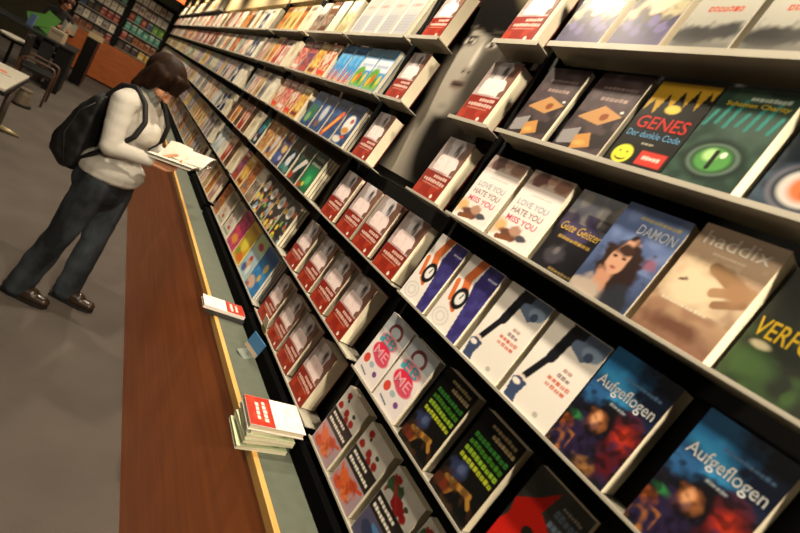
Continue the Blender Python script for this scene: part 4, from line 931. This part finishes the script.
b = MB(); b.tube([P(-.17, -.153, .84), P(-.225, -.153, .98), P(-.2, -.152, 1.13), P(-.15, -.15, 1.2)], .003, mat('zip_grey', '#3a3a3a', rough=.4, metal=.5)); bp_origin(b.build('zip', t, smooth=True))

# the open magazine she holds
t = tag(empty('magazine', P(.33, .03, 1.1)), 'open white-paged magazine held in the hands of the browsing woman', 'magazine')
MAGP = mat('magazine_paper', '#cfc9bb', rough=.6, var=(14, '#c6bfb0', (1, 1, 1)))
def sheet(name, fn, m, th=.002, n=14):
    b = MB(); A = []
    for k in (0, 1):
        A.append(np.array([[tuple(fn(i/n, j/n)-(U*th if k else U*0)-P(.33, .03, 1.1)) for i in range(n+1)] for j in range(n+1)]))
    b.grid(A[0], m); b.grid(A[1][:, ::-1], m)
    N = n+1
    edge = [(0, i) for i in range(N)]+[(j, n) for j in range(1, N)]+[(n, i) for i in range(n-1, -1, -1)]+[(j, 0) for j in range(n-1, 0, -1)]
    top = [tuple(A[0][e]) for e in edge]; bot = [tuple(A[1][e]) for e in edge]; M_ = len(edge)
    b.add(top+bot, [(i, M_+i, M_+(i+1) % M_, (i+1) % M_) for i in range(M_)], m)
    return b.build(name, t, smooth=True)
S0, S1 = .16, .41
zl = lambda a: 1.09+.045*a
sheet('near_pages', lambda a, c: P(S0+(S1-S0)*a, .03-.17*c, zl(a)+.02*math.sin(c*2.6)-.012*c), MAGP, .005)
sheet('far_pages', lambda a, c: P(S0+(S1-S0)*a, .03+.17*c, zl(a)+.03*math.sin(c*2.4)+.05*c), MAGP, .005)
sheet('lifted_page', lambda a, c: P(S0+.02+.13*a-.01*c, .032+.05*c+.02*c*c, zl(a*.5)+.012+.085*c+.004*math.sin(a*4)), MAGP, .0008)
sheet('loose_corner', lambda a, c: P(S0+.12+.13*a*(1-.2*c), .034+.08*c, zl(.4+.6*a)+.012+.035*c+.03*a*c), MAGP, .0008)
sheet('cover', lambda a, c: P(S0+(S1-S0)*a, -.14+.34*c, zl(a)-.007+.02*abs(c-.5)**1.5*3), mat('magazine_cover', '#b0a89c', rough=.4), .0012)

# the clerk sitting behind the desk
ang2 = R(-60); O2 = Vector((-1.0, 11.25, 0)); F2 = Vector((math.cos(ang2), math.sin(ang2), 0)); L2 = Vector((-math.sin(ang2), math.cos(ang2), 0))
Q = lambda s, d, z: O2+F2*s+L2*d+U*z
ck = tag(empty('person', (O2.x, O2.y, 0)), 'person in dark clothes sitting behind the dark desk', 'person')
def ck_origin(o): o.matrix_parent_inverse = Matrix.Translation((-O2.x, -O2.y, 0)); return o
b = MB(); a_ = R(22); hf2 = F2*math.cos(a_)-U*math.sin(a_); hu2 = F2*math.sin(a_)+U*math.cos(a_); hc2 = Q(.1, 0, 1.36)
pt2 = head(b, hc2, hf2, hu2, L2)
capsule(b, Q(.02, 0, 1.18), hc2-hu2*.06, .054, .05); capsule(b, Q(0, 0, .95), Q(.02, 0, 1.17), .1, .06); capsule(b, Q(-.04, 0, .6), Q(0, 0, .95), .11, .1)
arms = []
for sg in (-1, 1):
    s_, e_, r_ = Q(.01, sg*.17, 1.12), Q(.12, sg*.23, .88), Q(.32, sg*.1, .93)
    arms.append((s_, e_, r_, sg)); capsule(b, Q(.02, 0, 1.12), s_, .05, .045); capsule(b, s_, e_, .04, .034); capsule(b, e_, r_, .033, .025)
    hand(b, r_, F2-L2*sg*.5+U*.1, U*.8-L2*sg*.5, L2*sg, curl=30)
    h_, k_, f_ = Q(-.03, sg*.09, .56), Q(.4, sg*.11, .54), Q(.38, sg*.11, .06)
    capsule(b, h_, k_, .075, .052); capsule(b, k_, f_, .05, .035); capsule(b, f_-U*.02, f_-U*.025+F2*.15, .034, .028)
ck_origin(fused('body', b, .006, SKIN, ck, 2, pt2))
b = MB(); capsule(b, Q(-.04, 0, .62), Q(0, 0, .98), .15, .16, flat=(F2, .75)); capsule(b, Q(0, 0, .98), Q(.02, 0, 1.13), .16, .12, flat=(F2, .75)); capsule(b, Q(.015, 0, 1.13), Q(.03, 0, 1.2), .085, .066)
for s_, e_, r_, sg in arms: capsule(b, Q(.02, sg*.06, 1.14), s_, .065, .06); capsule(b, s_, e_, .06, .05); capsule(b, e_, e_+(r_-e_)*.9, .05, .038)
ck_origin(fused('jacket', b, .009, mat('black_cloth', '#121113', rough=.85), ck, 3, rough=(20, .006, (1, 1, 1))))
b = MB()
for sg in (-1, 1): capsule(b, Q(-.03, sg*.09, .56), Q(.4, sg*.11, .54), .09, .068); capsule(b, Q(.4, sg*.11, .54), Q(.38, sg*.11, .1), .066, .058)
capsule(b, Q(-.04, -.06, .56), Q(-.04, .06, .56), .12, .12)
ck_origin(fused('trousers', b, .01, mat('black_trousers', '#17171a', rough=.85), ck, 3))
b = MB(); b.ellipsoid(hc2-hf2*.025+hu2*.035, (hf2*.105, L2*.09, hu2*.1), BLACK)
for d in (-.07, 0, .07): capsule(b, hc2-hf2*.06+L2*d, hc2-hf2*.07+L2*d-hu2*.1, .04, .028)
for d in (-.05, 0, .05): capsule(b, hc2+hf2*.04+L2*d+hu2*.09, hc2+hf2*.08+L2*d+hu2*.06, .025, .014)
ck_origin(fused('hair', b, .008, mat('auburn_hair', '#4a2413', rough=.45), ck, 3))
t = tag(empty('paper_sheet', Q(.42, 0, .95)), 'crumpled white paper held by the person behind the desk', 'paper')
b = MB(); n = 8
G = np.array([[tuple(F2*(.06*math.sin(i*.9)+.02*j/n)+L2*((i/n-.5)*.2)+U*((j/n-.3)*.2+.02*math.cos(i*1.7))) for i in range(n+1)] for j in range(n+1)])
b.grid(G, WHITE); so = b.build('sheet', t); sm = so.modifiers.new('thickness', 'SOLIDIFY'); sm.thickness = .0015
t = tag(empty('desk_chair', (O2.x, O2.y, 0), (0, 0, ang2)), 'dark swivel chair under the person behind the desk', 'chair')
b = MB(); b.box((-.22, -.22, .38), (.2, .22, .435), BLACK); b.build('seat', t, bevel=.015)
b = MB(); b.box((-.27, -.2, .5), (-.225, .2, .92), BLACK); b.build('backrest', t, bevel=.015)
b = MB(); b.tube([(-.2, 0, .39), (-.25, 0, .42), (-.25, 0, .52)], .015, BLACK); b.build('back_bracket', t)
b = MB(); b.tube([(0, 0, .06), (0, 0, .38)], .025, BLACK); b.build('column', t)
for k_ in range(5):
    c, s = math.cos(k_*2*math.pi/5), math.sin(k_*2*math.pi/5); b = MB(); b.tube([(0, 0, .075), (.26*c, .26*s, .045)], [.022, .015], BLACK); b.ellipsoid((.26*c, .26*s, .025), (Vector((.025, 0, 0)), Vector((0, .025, 0)), Vector((0, 0, .025))), BLACK, 10, 6); b.build('caster_leg', t)

# ------------------------------------------------------------------ light, camera
def lamp(kind, loc, energy, col=(1, .85, .64), rot=(0, 0, 0), **kw):
    d = bpy.data.lights.new('lamp_or_fill', kind); d.energy = energy; d.color = col
    for k_, v_ in kw.items(): setattr(d, k_, v_)
    o = bpy.data.objects.new('lamp_or_fill', d); COL.objects.link(o); o.location = loc; o.rotation_euler = rot; return o
for y, e in ((-.6, 80), (.5, 92), (1.6, 118), (2.7, 122), (3.9, 110), (5.1, 110), (6.5, 115), (8.0, 115), (9.6, 115), (11.2, 110), (12.8, 80)):
    lamp('SPOT', (.47, y, 2.93), e, spot_size=R(120), spot_blend=.6, shadow_soft_size=.03)
for x, y in ((-1.6, .5), (-1.6, 4.5), (-1.6, 8.5), (-2.5, 12)):
    lamp('AREA', (x, y, 2.95), 17, shape='SQUARE', size=.9)  # added fill lights that lift the shadows, not fixtures in view
lamp('SPOT', (.25, -2.3, 2.9), 420, rot=(R(78), 0, R(-7)), spot_size=R(44), spot_blend=.8, shadow_soft_size=.06)
lamp('SPOT', (.2, -1.5, 2.9), 190, rot=(R(52), 0, R(-12)), spot_size=R(44), spot_blend=.8, shadow_soft_size=.05)  # extra spot added to brighten the near lower page edges and wood panel
W = bpy.data.worlds.new('world'); scene.world = W; W.use_nodes = True
W.node_tree.nodes['Background'].inputs['Color'].default_value = (.02, .018, .015, 1)
cam = bpy.data.cameras.new('camera'); co = bpy.data.objects.new('camera', cam); COL.objects.link(co)
cam.sensor_width = 36; cam.lens = 469/800*36; cam.clip_start = .02
v1 = Vector((132.28-400, 22.36-266.5, 469.)).normalized()          # shelf direction seen by the camera (x right, y down, z forward)
ref = Vector((math.sin(R(24.96)), -math.cos(R(24.96)), 0)); up = (ref-v1*ref.dot(v1)).normalized(); xr = v1.cross(up)
M3 = Matrix((xr, v1, up))                                            # rows: world axes in camera terms
rot = Matrix(((M3[0][0], -M3[0][1], -M3[0][2]), (M3[1][0], -M3[1][1], -M3[1][2]), (M3[2][0], -M3[2][1], -M3[2][2])))
co.matrix_world = Matrix.Translation((0, 0, 1.654)) @ rot.to_4x4()
cam.dof.use_dof = True; cam.dof.focus_distance = 1.5; cam.dof.aperture_fstop = 3.4
scene.camera = co
vs = scene.view_settings
vs.view_transform = 'Standard'; vs.look = 'None'; vs.gamma = 1; vs.exposure = 0.; vs.use_curve_mapping = False
